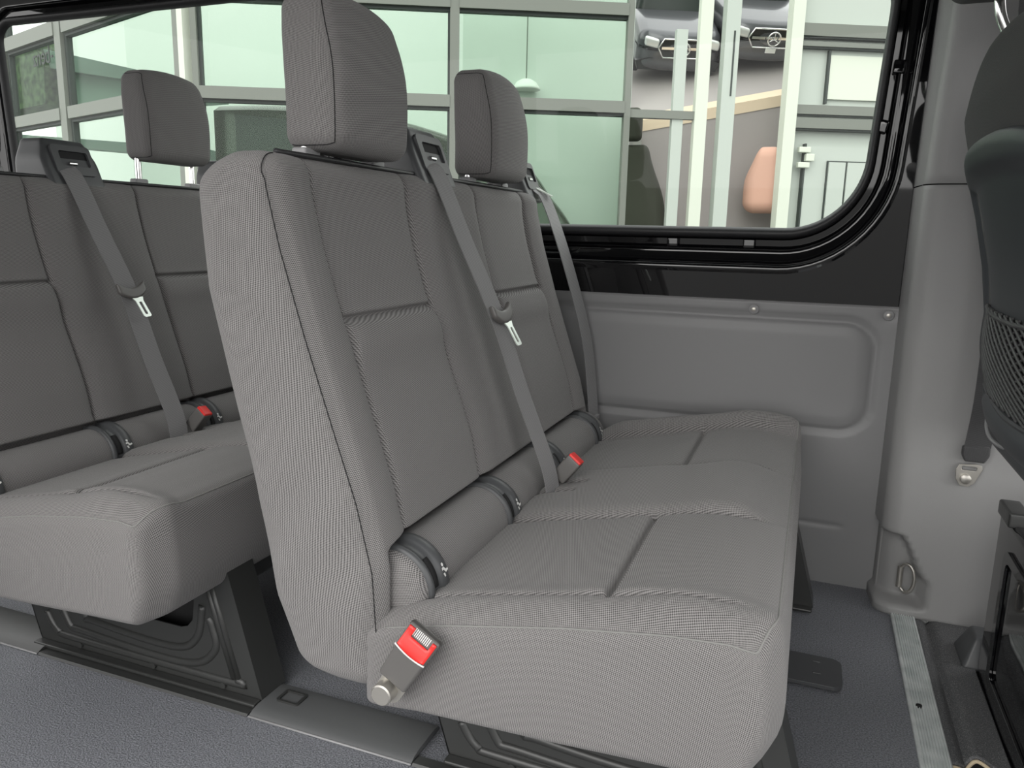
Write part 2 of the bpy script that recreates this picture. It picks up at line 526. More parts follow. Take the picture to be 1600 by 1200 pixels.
# B-pillar cover, lower and upper shells, recess for the lashing ring
def pillar(name, z0, z1, n):
    sec = [(.212, 2.240)]
    sec += [(.2135, 2.21), (.2155, 2.18), (.218, 2.155)]
    for j in range(13):   # rounded leading edge
        a = math.radians(180 + 82 * j / 12)
        sec.append((.268 + .048 * math.cos(a), 2.128 + .045 * math.sin(a)))
    sec += [(x, 2.083 - .004 * (x - .27)) for x in np.linspace(.275, .62, 36)]
    zz = np.linspace(z0, z1, n)
    loops = []
    for z in zz:
        l = []
        for k, (x, y) in enumerate(sec):
            yy = y - .05 * max(0, z - ZP) + .012 * sstep(.05, 0, z) * 0
            # recess
            if z < .30:
                up = .225 - .115 * float(sstep(.255, .335, x))
                wgt = float(sstep(.022, .040, z) * sstep(up, up - .022, z) * sstep(.338, .322, x))
                if k > 2: yy += wgt * .062 * float(sstep(2.19, 2.10, y)) ; 
                x2 = x + wgt * .012 * float(sstep(.335, .255, x))
            else: x2 = x
            x2 += .018 * float(sstep(1.0, 1.7, z)) * (1 if k > 3 else .3)
            e = float(sstep(.006, 0, min(z - z0, z1 - z))) * .006      # turned-in edges at the seam
            l.append((x2, yy + e, z))
        loops.append(l)
    n_ = len(sec)
    V = [p for l in loops for p in l]
    F = [(i * n_ + j, i * n_ + j + 1, (i + 1) * n_ + j + 1, (i + 1) * n_ + j) for i in range(n - 1) for j in range(n_ - 1)]
    o = mk(name, V, F, M['pillar']); tag(o, kind='structure'); return o
tl = pillar('trim_2', .0, 1.0815, 190)
tu = pillar('trim_3', 1.0845, 1.78, 60)
# lashing ring: plate and hanging loop
rg = tube('lashing_ring', [(.292 + .017 * math.cos(a), 2.118 - .010 - .010 * math.cos(a), .098 + .038 * math.sin(a)) for a in np.linspace(0, 2 * math.pi, 33)[:-1]], .0045, M['zinc'], tl, 10, True)
tube('ring_hinge', [(.277, 2.115, .070), (.277, 2.115, .126)], .007, M['zinc'], tl, 12)

# aluminium edge strip: ribbed profile swept along y
pf = [(0, 0), (0, .007), (.003, .009)]
for k in range(9):
    x0 = .006 + k * .0052
    pf += [(x0, .009), (x0 + .0012, .0058), (x0 + .0024, .0058), (x0 + .0036, .009)]
pf += [(.0535, .009), (.056, .007), (.056, -.02)]
loops = [[(.262 + px + .006 * (2.04 - y) * 0, y, pz) for px, pz in pf] for y in (2.10, 1.2, .24)]
V = [p for l in loops for p in l]; n_ = len(pf)
F = [(i * n_ + j, (i + 1) * n_ + j, (i + 1) * n_ + j + 1, i * n_ + j + 1) for i in range(2) for j in range(n_ - 1)]
strip = mk('trim_4', V, F, M['alu'], smooth=False); tag(strip, kind='structure')
mk('rivet', *tubev([(.282, 1.655, .006), (.282, 1.655, .0105), (.282, 1.655, .011)], [.006, .006, .004], 14), M['gap'], strip)

# roof, near side wall with the sliding door opening, rear wall, bulkhead side of the cab (out of view, they shade the cabin)
box('ceiling', (-3.2, 1.6, .15, 2.25, 1.80, 1.86), M['roof'])
tag(bpy.data.objects['ceiling'], kind='structure')
wr_ = empty('wall_right', (0, .18, 0)); tag(wr_, kind='structure')
box('door_post', (.46, .62, .10, .22, -.05, 1.8), M['metalin'], wr_, .02)
box('rear_side_panel', (-3.2, -1.55, .12, .20, -.05, .85), M['metalin'], wr_, .02)
box('rear_side_post', (-1.75, -1.55, .12, .20, .85, 1.8), M['metalin'], wr_, .02)
box('roof_rail', (-3.2, 1.6, .10, .22, 1.72, 1.82), M['metalin'], wr_, .02)
bw = box('wall_back', (-3.24, -3.18, .15, 2.25, -.05, .9), M['metalin']); tag(bw, kind='structure')

# step mat beyond the strip: rubber with a groove, wavy cut edge at its near end
ny = 90
ys = np.linspace(2.09, 1.44, ny)
xs = np.linspace(.319, .62, 60)
def edge_y(x): return 1.500 + .013 * math.sin((x - .335) * 60) + .004 * math.sin((x - .3) * 120) + (x - .33) * .1
V = []; 
for y in np.linspace(0, 1, ny):
    for x in xs:
        xq = .319 + (x - .319) * .33
        yy = 2.09 + (edge_y(xq) - 2.09) * y
        x = .319 + (x - .319) * (1 - .67 * float(sstep(1.905, 1.865, yy)))     # narrows where the seat box stands
        z = -.004 - .010 * math.exp(-((x - .345) / .010) ** 2) + .004 * float(sstep(.35, .37, x))
        z += .018 * float(sstep(.80, 1.0, y)) * (.5 + .5 * math.sin((x - .33) * 34 + 2.6)) * float(sstep(.34, .40, x))
        V.append((x, yy, z))
nX = len(xs)
F = [(i * nX + j, i * nX + j + 1, (i + 1) * nX + j + 1, (i + 1) * nX + j) for i in range(ny - 1) for j in range(nX - 1)]
mat_o = mk('step_mat', V, F, M['step'])
sol = mat_o.modifiers.new('thick', 'SOLIDIFY'); sol.thickness = .006; sol.offset = -1
tag(mat_o, 'dark grainy rubber mat between the ribbed aluminium strip and the front seat', 'floor mat')
last = [tuple(np.array(V[(ny - 1) * nX + j]) + np.array((0, -.001, -.003))) for j in range(nX)]
tube('cut_edge', last, .0035, M['tan'], mat_o, 8)
tag(box('step_well', (.318, 1.0, .22, 2.2, -.08, -.045), M['step']), kind='structure')

# ================================================================== BENCH SEATS
DX2 = -1.037
A, B, C_, D = 1.0515, 1.363, 1.692, 2.004       # stitched insert edges across the bench
Y0, Y1 = .94, 2.115
YC = (Y0 + Y1) / 2
BZ = [.20, .248, .335, .439, .546, .669, .791, .919, 1.009, 1.054, 1.09]
BXF = [-.575, -.573, -.570, -.576, -.602, -.644, -.685, -.724, -.745, -.750, -.752]
BRZ = [.20, .235, .256, .368, .547, .709, .856, 1.0, 1.033, 1.09]
BXR = [-.700, -.700, -.730, -.776, -.808, -.848, -.882, -.890, -.886, -.880]

def lat_seams(y, s=.0052, a_=A, d_=D):
    return sum(gauss(y - q, s) for q in (a_, B, C_, d_))
AC, DC = 1.005, 2.030      # outer seams of the cushion lie a little further out
def inside(y, soft=.012, a_=A, d_=D):
    return (sstep(a_ - soft, a_ + soft, y) * sstep(B + soft, B - soft, y) + sstep(C_ - soft, C_ + soft, y) * sstep(d_ + soft, d_ - soft, y))

def make_bench(o):
    # ---- backrest
    hz = (1.062 - .238) / 2; zc = (1.062 + .238) / 2; hx = .0625
    P, F, ID, UV, C = rbox(hx, (Y1 - Y0) / 2, hz, .034, (8, 84, 66), 6, (None, [q - YC for q in (A, B, C_, D)], [.808 - zc, .464 - zc]))
    s = (P[:, 0] + hx) / (2 * hx); y = P[:, 1] + YC; z = P[:, 2] + zc
    # top rear corner drops a little, bottom rear corner is cut away
    z = z - .022 * sstep(.55, 0, s) * sstep(.93, 1.06, z) + .010 * sstep(.5, 0, s) * sstep(.40, .24, z)
    x = np.interp(z, BRZ, BXR) * (1 - s) + np.interp(z, BZ, BXF) * s
    fw = sstep(.55, .95, s)
    ins = inside(y)
    zin = sstep(.45, .49, z) * sstep(1.075, 1.04, z)
    nearbol = gauss(y - (Y0 + .055), .05) + gauss(y - (Y1 - .055), .05)
    disp = .012 * nearbol * sstep(.30, .5, z) + .004 * sstep(B, B + .05, y) * sstep(C_, C_ - .05, y)
    disp = disp - .0100 * lat_seams(y, .0042) * zin - .005 * lat_seams(y, .018) * zin
    cz = .808
    disp = disp - ins * .0190 * gauss(z - cz, .0058) * (1) + ins * .010 * gauss(z - (cz - .040), .035) - ins * .006 * sstep(cz, cz + .02, z) * sstep(1.06, .95, z)
    disp = disp + ins * .006 * gauss(z - .60, .10)
    # the front pad tucks in at its lower edge above the roll
    disp = disp - .055 * sstep(.474, .454, z) * sstep(Y0 + .035, Y0 + .075, y) * sstep(Y1 - .035, Y1 - .075, y)
    x = x + fw * disp
    # slight slack in the side cover
    sw = sstep(Y0 + .03, Y0 + .002, y)
    wr = .0016 * np.sin((z * 1.3 + x * .9) * 58) * gauss(z - .86, .11) * gauss(x + .78, .05) + .0022 * np.sin((z * .8 - x) * 40) * gauss(z - .50, .14)
    bul = .010 * (4 * s * (1 - s)) * sstep(.24, .4, z) * sstep(1.06, .95, z)
    y = y + sw * (wr - bul) + sstep(Y1 - .03, Y1 - .002, y) * bul
    Q = np.stack([x, y, z], -1)
    # stitched edge between side cover and front pad: a fine crease
    fc = np.array([np.mean(P[f], axis=0) for f in F])
    side = np.where(ID == 2)[0]; rest = np.where(ID != 2)[0]
    back = submesh('backrest', Q, F, UV, rest, M['fabric'], o)
    submesh('side_cover', Q, F, UV, side, M['fabric'], o)
    # stitching round the near edge of the front pad
    ring = []
    for zz in np.linspace(.262, 1.018, 60):
        ring.append((np.interp(zz, BZ, BXF) - .0055, Y0 + .0025, zz))
    ring += [(-.7515 - .0055 - .004 * math.sin(a), Y0 + .034 - .0325 * math.cos(a) + .001, 1.026 + .0325 * math.sin(a)) for a in np.linspace(.1, math.pi / 2, 10)]
    tube('seam_stitching', ring, .0009, M['gap'], back, 6)
    # dark binding along the top of the backrest
    top = [(-.770 + .004 * math.sin((yy - Y0) * 9), yy, 1.0625) for yy in np.linspace(Y0 + .05, Y1 - .05, 50)]
    V, Fc = tubev(top, .0045, 8); mk('top_binding', V, Fc, M['rubber'], back)

    # ---- seat cushion
    hx = .302; xc = -.300; zt_, zb_ = .445, .235
    fy = [q - YC for q in (AC, B, C_, DC, 1.520, 1.585)]; fx = [-.232 - xc, -.435 - xc]
    P, F, ID, UV, C = rbox(hx, (Y1 - Y0) / 2, .105, .022, (60, 84, 10), 6, (fx, fy, None))
    x = P[:, 0] + xc; y = P[:, 1] + YC; s = (P[:, 2] + .105) / .21
    zt = np.interp(x, [-.602, -.566, -.453, -.278, -.138, -.058, .002], [.345, .357, .385, .420, .440, .445, .440])
    zb = np.interp(x, [-.602, -.507, -.307, -.13, .002], [.214, .223, .229, .238, .243])
    z = zb * (1 - s) + zt * s
    tw = sstep(.75, .98, s)
    ins = inside(y, .016, AC, DC)
    ew = np.minimum(y - Y0, Y1 - y)
    bol = sstep(0, .045, ew) * sstep(.105, .055, ew)
    xin = sstep(-.57, -.50, x) * sstep(-.015, -.10, x)
    mid = sstep(B - .01, B + .025, y) * sstep(C_ + .01, C_ - .025, y)
    d = (.010 + .036 * sstep(YC, YC + .1, y)) * bol * sstep(-.60, -.45, x) + .016 * mid * xin + .014 * sstep(.0, .05, ew) + ins * .004
    d = d + .010 * gauss(x + .12, .07) * sstep(0, .06, ew)
    d = d - .0085 * lat_seams(y, .0042, AC, DC) * xin - .004 * lat_seams(y, .014, AC, DC) * xin
    d = d - ins * .0120 * gauss(x + .232, .0055) * xin + ins * .004 * gauss(x + .255, .02) + ins * .005 * gauss(x + .19, .03)
    # two slots for the middle strap and buckle
    for sy, sx0, sx1 in ((1.520, -.53, -.43), (1.585, -.53, -.42)):
        d = d - .035 * gauss(y - sy, .008) * sstep(sx0, sx0 + .012, x) * sstep(sx1, sx1 - .012, x)
    z = z + tw * d
    # rounder front lip, front cloth bellies out and tucks under
    fwt = sstep(-.06, 0, x)
    x = x + fwt * (.014 * np.sin(np.clip(s, 0, 1) * math.pi) - .012 * sstep(.35, 0, s))
    nb = .008 * np.sin(np.clip(s, 0, 1) * math.pi) * sstep(-.6, -.4, x)
    y = y - sstep(Y0 + .03, Y0, y) * nb + sstep(Y1 - .03, Y1, y) * nb
    z = z - .010 * sstep(.99, .7, s) * 0
    # front corners round in plan
    cor = sstep(.07, 0, ew) * sstep(-.07, .0, x)
    x = x - .020 * cor
    Q = np.stack([x, y, z], -1)
    topf = np.where((ID == 5) | (ID == 0))[0]; sk = np.where((ID != 5) & (ID != 0))[0]
    cu = submesh('seat_cushion', Q, F, UV, topf, M['fabric'], o)
    submesh('cushion_skirt', Q, F, UV, sk, M['fabric'], o)
    # pale piping: near side, round the corner and along the front edge, taken from the mesh's own edge
    ax_x = axis_coords(hx, .022, 60, 6, fx); ax_y = axis_coords((Y1 - Y0) / 2, .022, 84, 6, fy)
    key = {tuple(np.round(c, 6)): i for i, c in enumerate(C)}
    path = [Q[key[tuple(np.round((xx, -(Y1 - Y0) / 2, .105), 6))]] for xx in ax_x[8:-1]]
    path += [Q[key[tuple(np.round((hx, yy, .105), 6))]] for yy in ax_y[1:-4]]
    V, Fc = tubev([tuple(p + np.array((0, 0, .0))) for p in path], .0017, 6); mk('piping', V, Fc, M['thread'], cu)

    # ---- roll at the root of the cushion
    N = 40; secs = []
    ysr = np.concatenate([[.982, .985, .992], np.linspace(1.002, Y1 - .03, 160), [Y1 - .02, Y1 - .014, Y1 - .012]])
    rr = np.concatenate([[.0005, .045, .062], np.full(160, .067), [.064, .05, .02]])
    V = []; UVl = []; Fc = []
    GY = (1.035, 1.372, 1.690, 2.022)
    for yy, r_ in zip(ysr, rr):
        for j in range(N):
            a = 2 * math.pi * j / N
            g = max(gauss(yy - q, .024) for q in GY)
            V.append((-.584 + r_ * math.cos(a), yy, .388 + r_ * math.sin(a)))
    for i in range(len(ysr) - 1):
        for j in range(N):
            a, b = i * N + j, i * N + (j + 1) % N
            Fc.append((a, b, b + N, a + N))
            if i < 3:
                UVl += [(V[q][0], V[q][2]) for q in (a, b, b + N, a + N)]
            else:
                UVl += [(ysr[i], j * .011), (ysr[i], (j + 1) * .011), (ysr[i + 1], (j + 1) * .011), (ysr[i + 1], j * .011)]
    mk('lumbar_roll', V, Fc, M['fabric'], o, uv=UVl)
    # child-seat anchor guides: curved plastic frames wrapped over the roll
    for gy in GY:
        prof = [(-.031, -.004), (-.031, .004), (-.027, .007), (-.022, .007), (-.019, .004), (-.017, .0012), (.002, .0012), (.006, .005),
                (.010, .008), (.026, .008), (.031, .004), (.031, -.004)]
        loops = []
        for a in np.linspace(math.radians(-38), math.radians(112), 30):
            e = float(min(1, (a - math.radians(-38)) / .12))
            loops.append([(-.584 + (.067 + pr * (.3 + .7 * e)) * math.cos(a), gy + py * (.75 + .25 * e), .388 + (.067 + pr * (.3 + .7 * e)) * math.sin(a)) for py, pr in prof])
        gd = loft('anchor_guide', loops, M['plastic'], o, close=True, auto=60, capa=True, capb=True)
        hole = [[(-.584 + (.0675 + q) * math.cos(a), gy + py, .388 + (.0675 + q) * math.sin(a)) for py, q in ((-.014, -.004), (-.014, .0016), (.000, .0016), (.000, -.004))] for a in np.linspace(math.radians(5), math.radians(48), 10)]
        loft('slot', hole, M['gap'], gd, capa=True, capb=True)
        # small white child-seat pictogram
        def on_roll(u, v):
            a = math.radians(20) + v / .078
            return (-.584 + .0765 * math.cos(a), gy + .017 + u, .388 + .0765 * math.sin(a))
        for (u, v, r_) in ((-.004, .011, .0032),):
            mk('pictogram', [on_roll(u + r_ * math.cos(q), v + r_ * math.sin(q)) for q in np.linspace(0, 2 * math.pi, 11)[:-1]], [tuple(range(10))], M['white'], gd)
        mk('pictogram', [on_roll(*q) for q in ((-.009, .006), (-.003, .007), (.002, .001), (.008, .002), (.008, -.002), (.0, -.004), (-.005, .002), (-.010, .002))], [tuple(range(8))], M['white'], gd)
        mk('pictogram', [on_roll(*q) for q in ((-.009, -.003), (-.004, -.003), (-.002, -.009), (-.006, -.010))], [tuple(range(4))], M['white'], gd)

    # ---- belt guides on the top edge
    for gy, hw in ((YC - .015, .082), (2.115, .062)):
        def fn(P, C, hw=hw):
            P = P.copy()
            t = (P[:, 2] + .06) / .12
            P[:, 0] = P[:, 0] * (1 - .42 * t) - .024 * t
            P[:, 1] = P[:, 1] * (1 - .22 * sstep(.5, 1, t))
            return P
        g = softbox('belt_guide', (-.815, gy, 1.098), (.068, hw, .062), .014, M['plastic'], o, (8, 8, 8), 4, fn)
        # sloped front mouth
        fr = plate('guide_mouth', rrect(0, 0, .058 * hw / .082, .040, .012), [rrect(.004, .004, .042 * hw / .082, .020, .006)],
                   (-.783, gy + .004, 1.105), (0, 1, 0), (-.36, 0, .933), .012, M['plastic'], g, .002)
        plate('slot', rrect(.004, .004, .043 * hw / .082, .021, .006), [], (-.781, gy + .004, 1.105), (0, 1, 0), (-.36, 0, .933), .004, M['gap'], g)
        tube('guide_pin', [(-.772, gy - .012, 1.100), (-.772, gy + .010, 1.100)], .005, M['chrome'], g, 10)

    # ---- middle belt: from the guide to the slot in the cushion
    pts = smooth_path([(-.795, YC - .040, 1.100), (-.760, YC - .040, 1.083), (-.735, YC - .034, 1.040), (-.690, YC - .022, .930), (-.622, YC - .006, .775), (-.560, YC - .004, .610), (-.505, YC + .002, .470), (-.488, YC - .002, .415), (-.484, YC - .004, .385)], 8)
    bl = ribbon('seat_belt', pts, (.25, 1, 0), .050, .0024, M['belt'], o)
    tz = .772; tc_ = Vector((-.612, YC - .006, tz))
    dirp = Vector((.36, .02, -.93)).normalized(); wv = Vector((.10, 1, .06)); wv = (wv - dirp * wv.dot(dirp)).normalized(); nv = wv.cross(dirp) * -1
    if nv.x < 0: nv = -nv
    def tri(u, v, q): return tuple(tc_ + wv * u + dirp * v + nv * q)
    # tongue: moulded plastic head and slotted steel blade
    P, F, ID, UV, C = rbox(.040, .014, .0065, .005, (12, 4, 2), 3)
    P = P.copy(); P[:, 1] += -.018 * np.abs(P[:, 0] / .04) ** 2 ; P[:, 2] += .006
    tg = mk('belt_tongue', [tri(*p) for p in P], F, M['buckle'], bl)
    # blade plate
    ol = [(-.016, .0), (.016, .0), (.011, .010), (.011, .052), (.008, .056), (-.008, .056), (-.011, .052), (-.011, .010)]
    hl = rrect(0, .031, .0042, .018, .003, 3)
    plate('steel_blade', ol, [hl], tuple(tc_ + nv * .007 + dirp * .012 + wv * .006), tuple(wv), tuple((dirp + nv * .10 + wv * .12).normalized()), -.0024, M['zinc_bright'], bl)
    # outer belt on the wall side
    pts = smooth_path([(-.79, 2.125, 1.090), (-.757, 2.135, 1.072), (-.725, 2.145, 1.030), (-.66, 2.150, .86), (-.60, 2.152, .66), (-.575, 2.150, .50), (-.565, 2.140, .425)], 8)
    b2 = ribbon('seat_belt', pts, (.18, 1, .02), .060, .0024, M['belt'], o)
    plate('steel_blade', [(-.012, 0), (.012, 0), (.010, .05), (-.010, .05)], [rrect(0, .03, .004, .012, .003, 3)], (-.760, 2.140, 1.078), (.0, 1, 0), (.83, .35, -.42), .003, M['zinc_bright'], b2)
    box('stitch_patch', (-.575, -.553, 2.112, 2.168, .418, .432), M['belt'], b2, .003)

    # ---- headrest sleeves on top
    for mid_ in ((A + B) / 2, (C_ + D) / 2):
        for s_ in (-1, 1):
            softbox('headrest_sleeve', (-.795, mid_ + s_ * .1036, 1.066), (.014, .022, .013), .005, M['plastic_grey'], o, (3, 3, 3), 3)

    # ---- middle buckle poking out between the cushions
    P, F, ID, UV, C = rbox(.018, .016, .030, .004, (3, 3, 4), 3)
    ax1 = Vector((.62, .10, .78)).normalized(); ax2 = Vector((0, 1, -.1)).normalized(); ax0 = ax2.cross(ax1)
    R_ = np.array([ax0, ax2, ax1]).T
    ctr = np.array((-.472, 1.583, .440))
    bk = mk('buckle', P @ R_.T + ctr, F, M['buckle'], o)
    P2, F2, *_ = rbox(.0165, .0145, .011, .003, (3, 3, 3), 3)
    mk('release_button', P2 @ R_.T + ctr + np.array(ax1) * .0235 , F2, M['red'], bk)

    # ---- outer buckle hanging on the near side with its pivot bolt
    up = Vector((.064, -.10 * .11, .104)).normalized(); ac = Vector((.049, 0, -.024)); ac = (ac - up * ac.dot(up)).normalized()
    nn_ = up.cross(ac) * -1
    if nn_.y > 0: nn_ = -nn_
    ctr = Vector((-.4985, .908, .342))
    def bp(u, v, q): return tuple(ctr + ac * u + up * v + nn_ * q)
    P, F, ID, UV, C = rbox(.0275, .052, .014, .005, (6, 10, 3), 4)
    P = P.copy()
    t = (P[:, 1] + .052) / .104
    P[:, 0] *= (.90 + .10 * t)
    P[:, 2] += -.012 * sstep(.62, 1.0, t) * (P[:, 2] > 0)
    bk = mk('buckle', [bp(*p) for p in P], F, M['buckle'], o, auto=50)
    # red push button sloping over the top end, white line below it, black comb in the throat
    def slope(v): return .0145 - .0125 * float(sstep(.0125, .052, v)) 
    pts_ = []
    us = np.linspace(-.0245, .0245, 15); vs = np.linspace(.0165, .0515, 9)
    V = [bp(u, v + .004 * (u / .0245) ** 2 * (1 if v < .02 else 0), slope(v) + .0022) for v in vs for u in us]
    n_ = len(us)
    F = []
    for i in range(len(vs) - 1):
        for j in range(n_ - 1):
            if i >= 5 and 3 <= j <= 11: continue      # throat cut-out
            F.append((i * n_ + j, i * n_ + j + 1, (i + 1) * n_ + j + 1, (i + 1) * n_ + j))
    rb = mk('release_button', V, F, M['red'], bk)
    so = rb.modifiers.new('thick', 'SOLIDIFY'); so.thickness = .003; so.offset = 0
    V = [bp(u, v + .004 * (u / .0275) ** 2, slope(v) + .0018) for v in (.0130, .0152) for u in np.linspace(-.0272, .0272, 15)]
    wl_ = mk('white_line', V, [(j, j + 1, 16 + j, 15 + j) for j in range(14)], M['white'], bk)
    so = wl_.modifiers.new('thick', 'SOLIDIFY'); so.thickness = .002; so.offset = 0
    V = []; F = []
    for k in range(10):
        u0 = -.0140 + k * .0029
        b0 = len(V)
        V += [bp(u0, .040, .0052), bp(u0 + .0013, .040, .0052), bp(u0 + .0013, .0525, .0008 + .0012), bp(u0, .0525, .0020)]
        F.append((b0, b0 + 1, b0 + 2, b0 + 3))
    cb = mk('throat_comb', V, F, M['white'], bk, smooth=False)
    tube('pivot_bolt', [(-.536, .945, .281), (-.536, .888, .281), (-.536, .886, .281)], [.0165, .0165, .0145], M['zinc'], o, 24)
    plate('buckle_tab', rrect(0, 0, .021, .032, .018), [], (-.527, .912, .290), (.85, 0, -.53), (.53, 0, .85), .004, M['zinc'], o)

    # ---- pressed steel pedestals
    for py, near in ((1.137, True), (2.02, False)):
        ol = [(-.545, .012), (.072, .012), (-.012, .315), (-.565, .300), (-.572, .10)]
        hole = [(-.42, .27), (-.42, .17), (-.40, .145), (-.20, .130), (-.125, .130), (-.108, .136), (-.094, .152), (-.088, .19), (-.088, .27)]
        pd = plate('pedestal', ol, [hole], (0, py, 0), (1, 0, 0), (0, 0, 1), -.003, M['steel_black'], o)
        if near: box('hole_shade', (-.50, -.04, py + .05, py + .055, .05, .24), M['gap'], pd)  # dark sheet added so the pedestal hole reads as shaded
        box('pedestal_flange', (-.545, .072, py - .022, py, .006, .014), M['steel_black'], pd, .003)
        # front and rear return flanges
        V = [(.072, py, .012), (-.012, py, .315), (-.012, py + .075, .315), (.072, py + .075, .012)]
        fl = mk('front_flange', V, [(0, 1, 2, 3)], M['steel_black'], pd, smooth=False)
        so = fl.modifiers.new('t', 'SOLIDIFY'); so.thickness = .003
        V = [(-.545, py, .012), (-.572, py, .10), (-.565, py, .30), (-.565, py + .07, .30), (-.572, py + .07, .10), (-.545, py + .07, .012)]
        fl = mk('rear_flange', V, [(0, 1, 4, 5), (1, 2, 3, 4)], M['steel_black'], pd, smooth=False)
        so = fl.modifiers.new('t', 'SOLIDIFY'); so.thickness = .003
        if near:
            ribs = [[(.018, .045), (-.062, .31)], [(.006, .045), (-.074, .31)],
                    [(-.45, .30), (-.405, .110), (-.37, .090), (-.155, .080), (-.085, .115), (-.066, .19)],
                    [(-.50, .20), (-.455, .075), (-.40, .058), (-.125, .050), (-.040, .095), (-.044, .150), (-.052, .165)],
                    [(-.52, .085), (-.49, .045), (-.43, .035), (.000, .034), (.014, .042)]]
            for k, r_ in enumerate(ribs):
                pth = smooth_path([(a, py - .001, b) for a, b in r_], 6) if len(r_) > 2 else [Vector((r_[0][0], py - .001, r_[0][1])), Vector((r_[1][0], py - .001, r_[1][1]))]
                V, Fc = tubev([(q[0], q[1] + .004, q[2]) for q in pth], .0080 if k < 2 else .0095, 12)
                mk('pressed_rib', V, Fc, M['steel_black'], pd)
            for bx in (-.42, -.207, -.02):
                tube('bolt', [(bx, py + .002, .024), (bx, py - .006, .024)], .007, M['steel_black'], pd, 12)
    box('under_frame', (-.54, -.03, 1.15, 2.06, .205, .245), M['steel_black'], o, .005)
M['zinc_bright'] = mat('bright_blade', (.80, .86, .80), .3, .5)

HW = .122
def make_headrest(mid_, lift, label, parent):
    hr = empty('headrest', (0, 0, 0), parent)
    def fn(P, C):
        P = P.copy()
        t = (P[:, 2] + .128) / .256
        yn = P[:, 1] / HW
        P[:, 0] = P[:, 0] * (1.0 - .20 * sstep(.45, 1.05, t)) + .010 * np.sin(t * math.pi) - .018 * (t - .3)
        P[:, 0] += .012 * (1 - yn ** 2) * sstep(-.01, .05, P[:, 0])
        P[:, 1] = P[:, 1] * (1 + .03 * np.sin(t * math.pi) - .07 * sstep(.7, 1.05, t))
        P[:, 2] += -.012 * yn ** 2 * sstep(.0, .12, P[:, 2])
        # stitched edge between side and front panels
        return P
    P, F, ID, UV, C = rbox(.054, HW, .128, .030, (14, 24, 30), 7)
    P2 = fn(P, C)
    ctr = np.array((-.785, mid_, 1.215 + lift))
    pad = mk('pad', P2 + ctr, F, M['fabric'], hr, uv=UV.reshape(-1, 2))
    key = {tuple(np.round(c, 6)): i for i, c in enumerate(C)}
    azc = axis_coords(.128, .030, 30, 7); axx = axis_coords(.054, .030, 14, 7)
    for sgn in (-1, 1):
        pth = [P2[key[tuple(np.round((xx, sgn * HW, -.128), 6))]] for xx in axx[2:-1]]
        pth += [P2[key[tuple(np.round((.054, sgn * HW, zz), 6))]] for zz in azc[:]]
        pth += [P2[key[tuple(np.round((xx, sgn * HW, .128), 6))]] for xx in axx[::-1][1:-2]]
        V, Fc = tubev([tuple(p + ctr) for p in pth], .0009, 6); mk('seam_stitching', V, Fc, M['gap'], hr)
    for s_ in (-1, 1):
        tube('post', [(-.795, mid_ + s_ * .1036, 1.060), (-.795, mid_ + s_ * .1036, 1.12 + lift)], .0085, M['chrome'], hr, 14)
    return hr

b1 = empty('bench_seat', (-.30, YC, 0))
make_bench(b1)
tag(b1, 'nearer grey fabric two-seat bench with a red buckle hanging on its side', 'bench seat', 'two-seat benches in the van')
b2 = copy_tree(b1)
b2.location.x += DX2
tag(b2, 'rear grey fabric two-seat bench partly hidden behind the nearer bench', 'bench seat', 'two-seat benches in the van')
make_headrest((A + B) / 2, -.013, '', b1)
make_headrest((C_ + D) / 2, -.010, '', b1)
# the rear bench's headrests, one pulled up on its posts
for mid_, lift in (((A + B) / 2 - .03, .0), ((C_ + D) / 2, .042)):
    h = make_headrest(mid_, lift, '', b1)
    h.parent = b2
# folding foot plate in front of the nearer bench
fp = plate('foot_plate', rrect(.066, .055, .066, .062, .022), [], (.004, 1.655, .004), (1, 0, 0), (0, 1, 0), .009, M['plastic'], b1, .003)
box('plate_hinge', (-.012, .012, 1.66, 1.70, .0, .03), M['steel_black'], fp, .003)
for yy in (1.69, 1.74):
    box('plate_rib', (.075, .092, yy, yy + .004, .012, .0155), M['plastic'], fp, .001)
far = box('rear_leg_foot', (-.02, .030, 2.125, 2.175, .0, .12), M['steel_black'], b1, .008)
tube('bolt', [(.040, 2.12, .0), (.040, 2.12, .012), (.040, 2.12, .014)], [.008, .008, .005], M['zinc'], far, 12)

# ---- floor rail covers along the near edge of the benches
def rail_cover(x0, x1, label, clip, mm='sill'):
    pfx = [(1.094, .001), (1.096, .004), (1.108, .010), (1.125, .013), (1.19, .013), (1.205, .010), (1.212, .001)]
    o = loft('rail_cover', [[(x, y, z) for y, z in pfx] for x in (x0, x0 + .002, x1 - .002, x1)], M[mm], None, close=True, auto=40, capa=True, capb=True)
    tag(o, label, 'rail cover', 'floor rail covers')
    V, F = tubev([(x0, 1.0945, .003), (x1, 1.0945, .003)], .0022, 6); mk('edge_lip', V, F, M['plastic_grey'], o)
    if clip:
        plate('catch_frame', rrect(0, 0, .026, .020, .006), [rrect(0, 0, .021, .015, .004)], (x0 + .052, 1.165, .011), (1, 0, 0), (0, 1, 0), .006, M['steel_black'], o, .0015)
        box('catch', (x0 + .034, x0 + .070, 1.152, 1.178, .009, .0135), M['sill'], o, .002)
    return o
rail_cover(-.962, -.60, 'charcoal plastic floor rail cover with square catch between the two benches', True)
rail_cover(-2.9, -1.545, 'long dark floor rail cover behind the rear bench pedestal', False, 'steel_black')
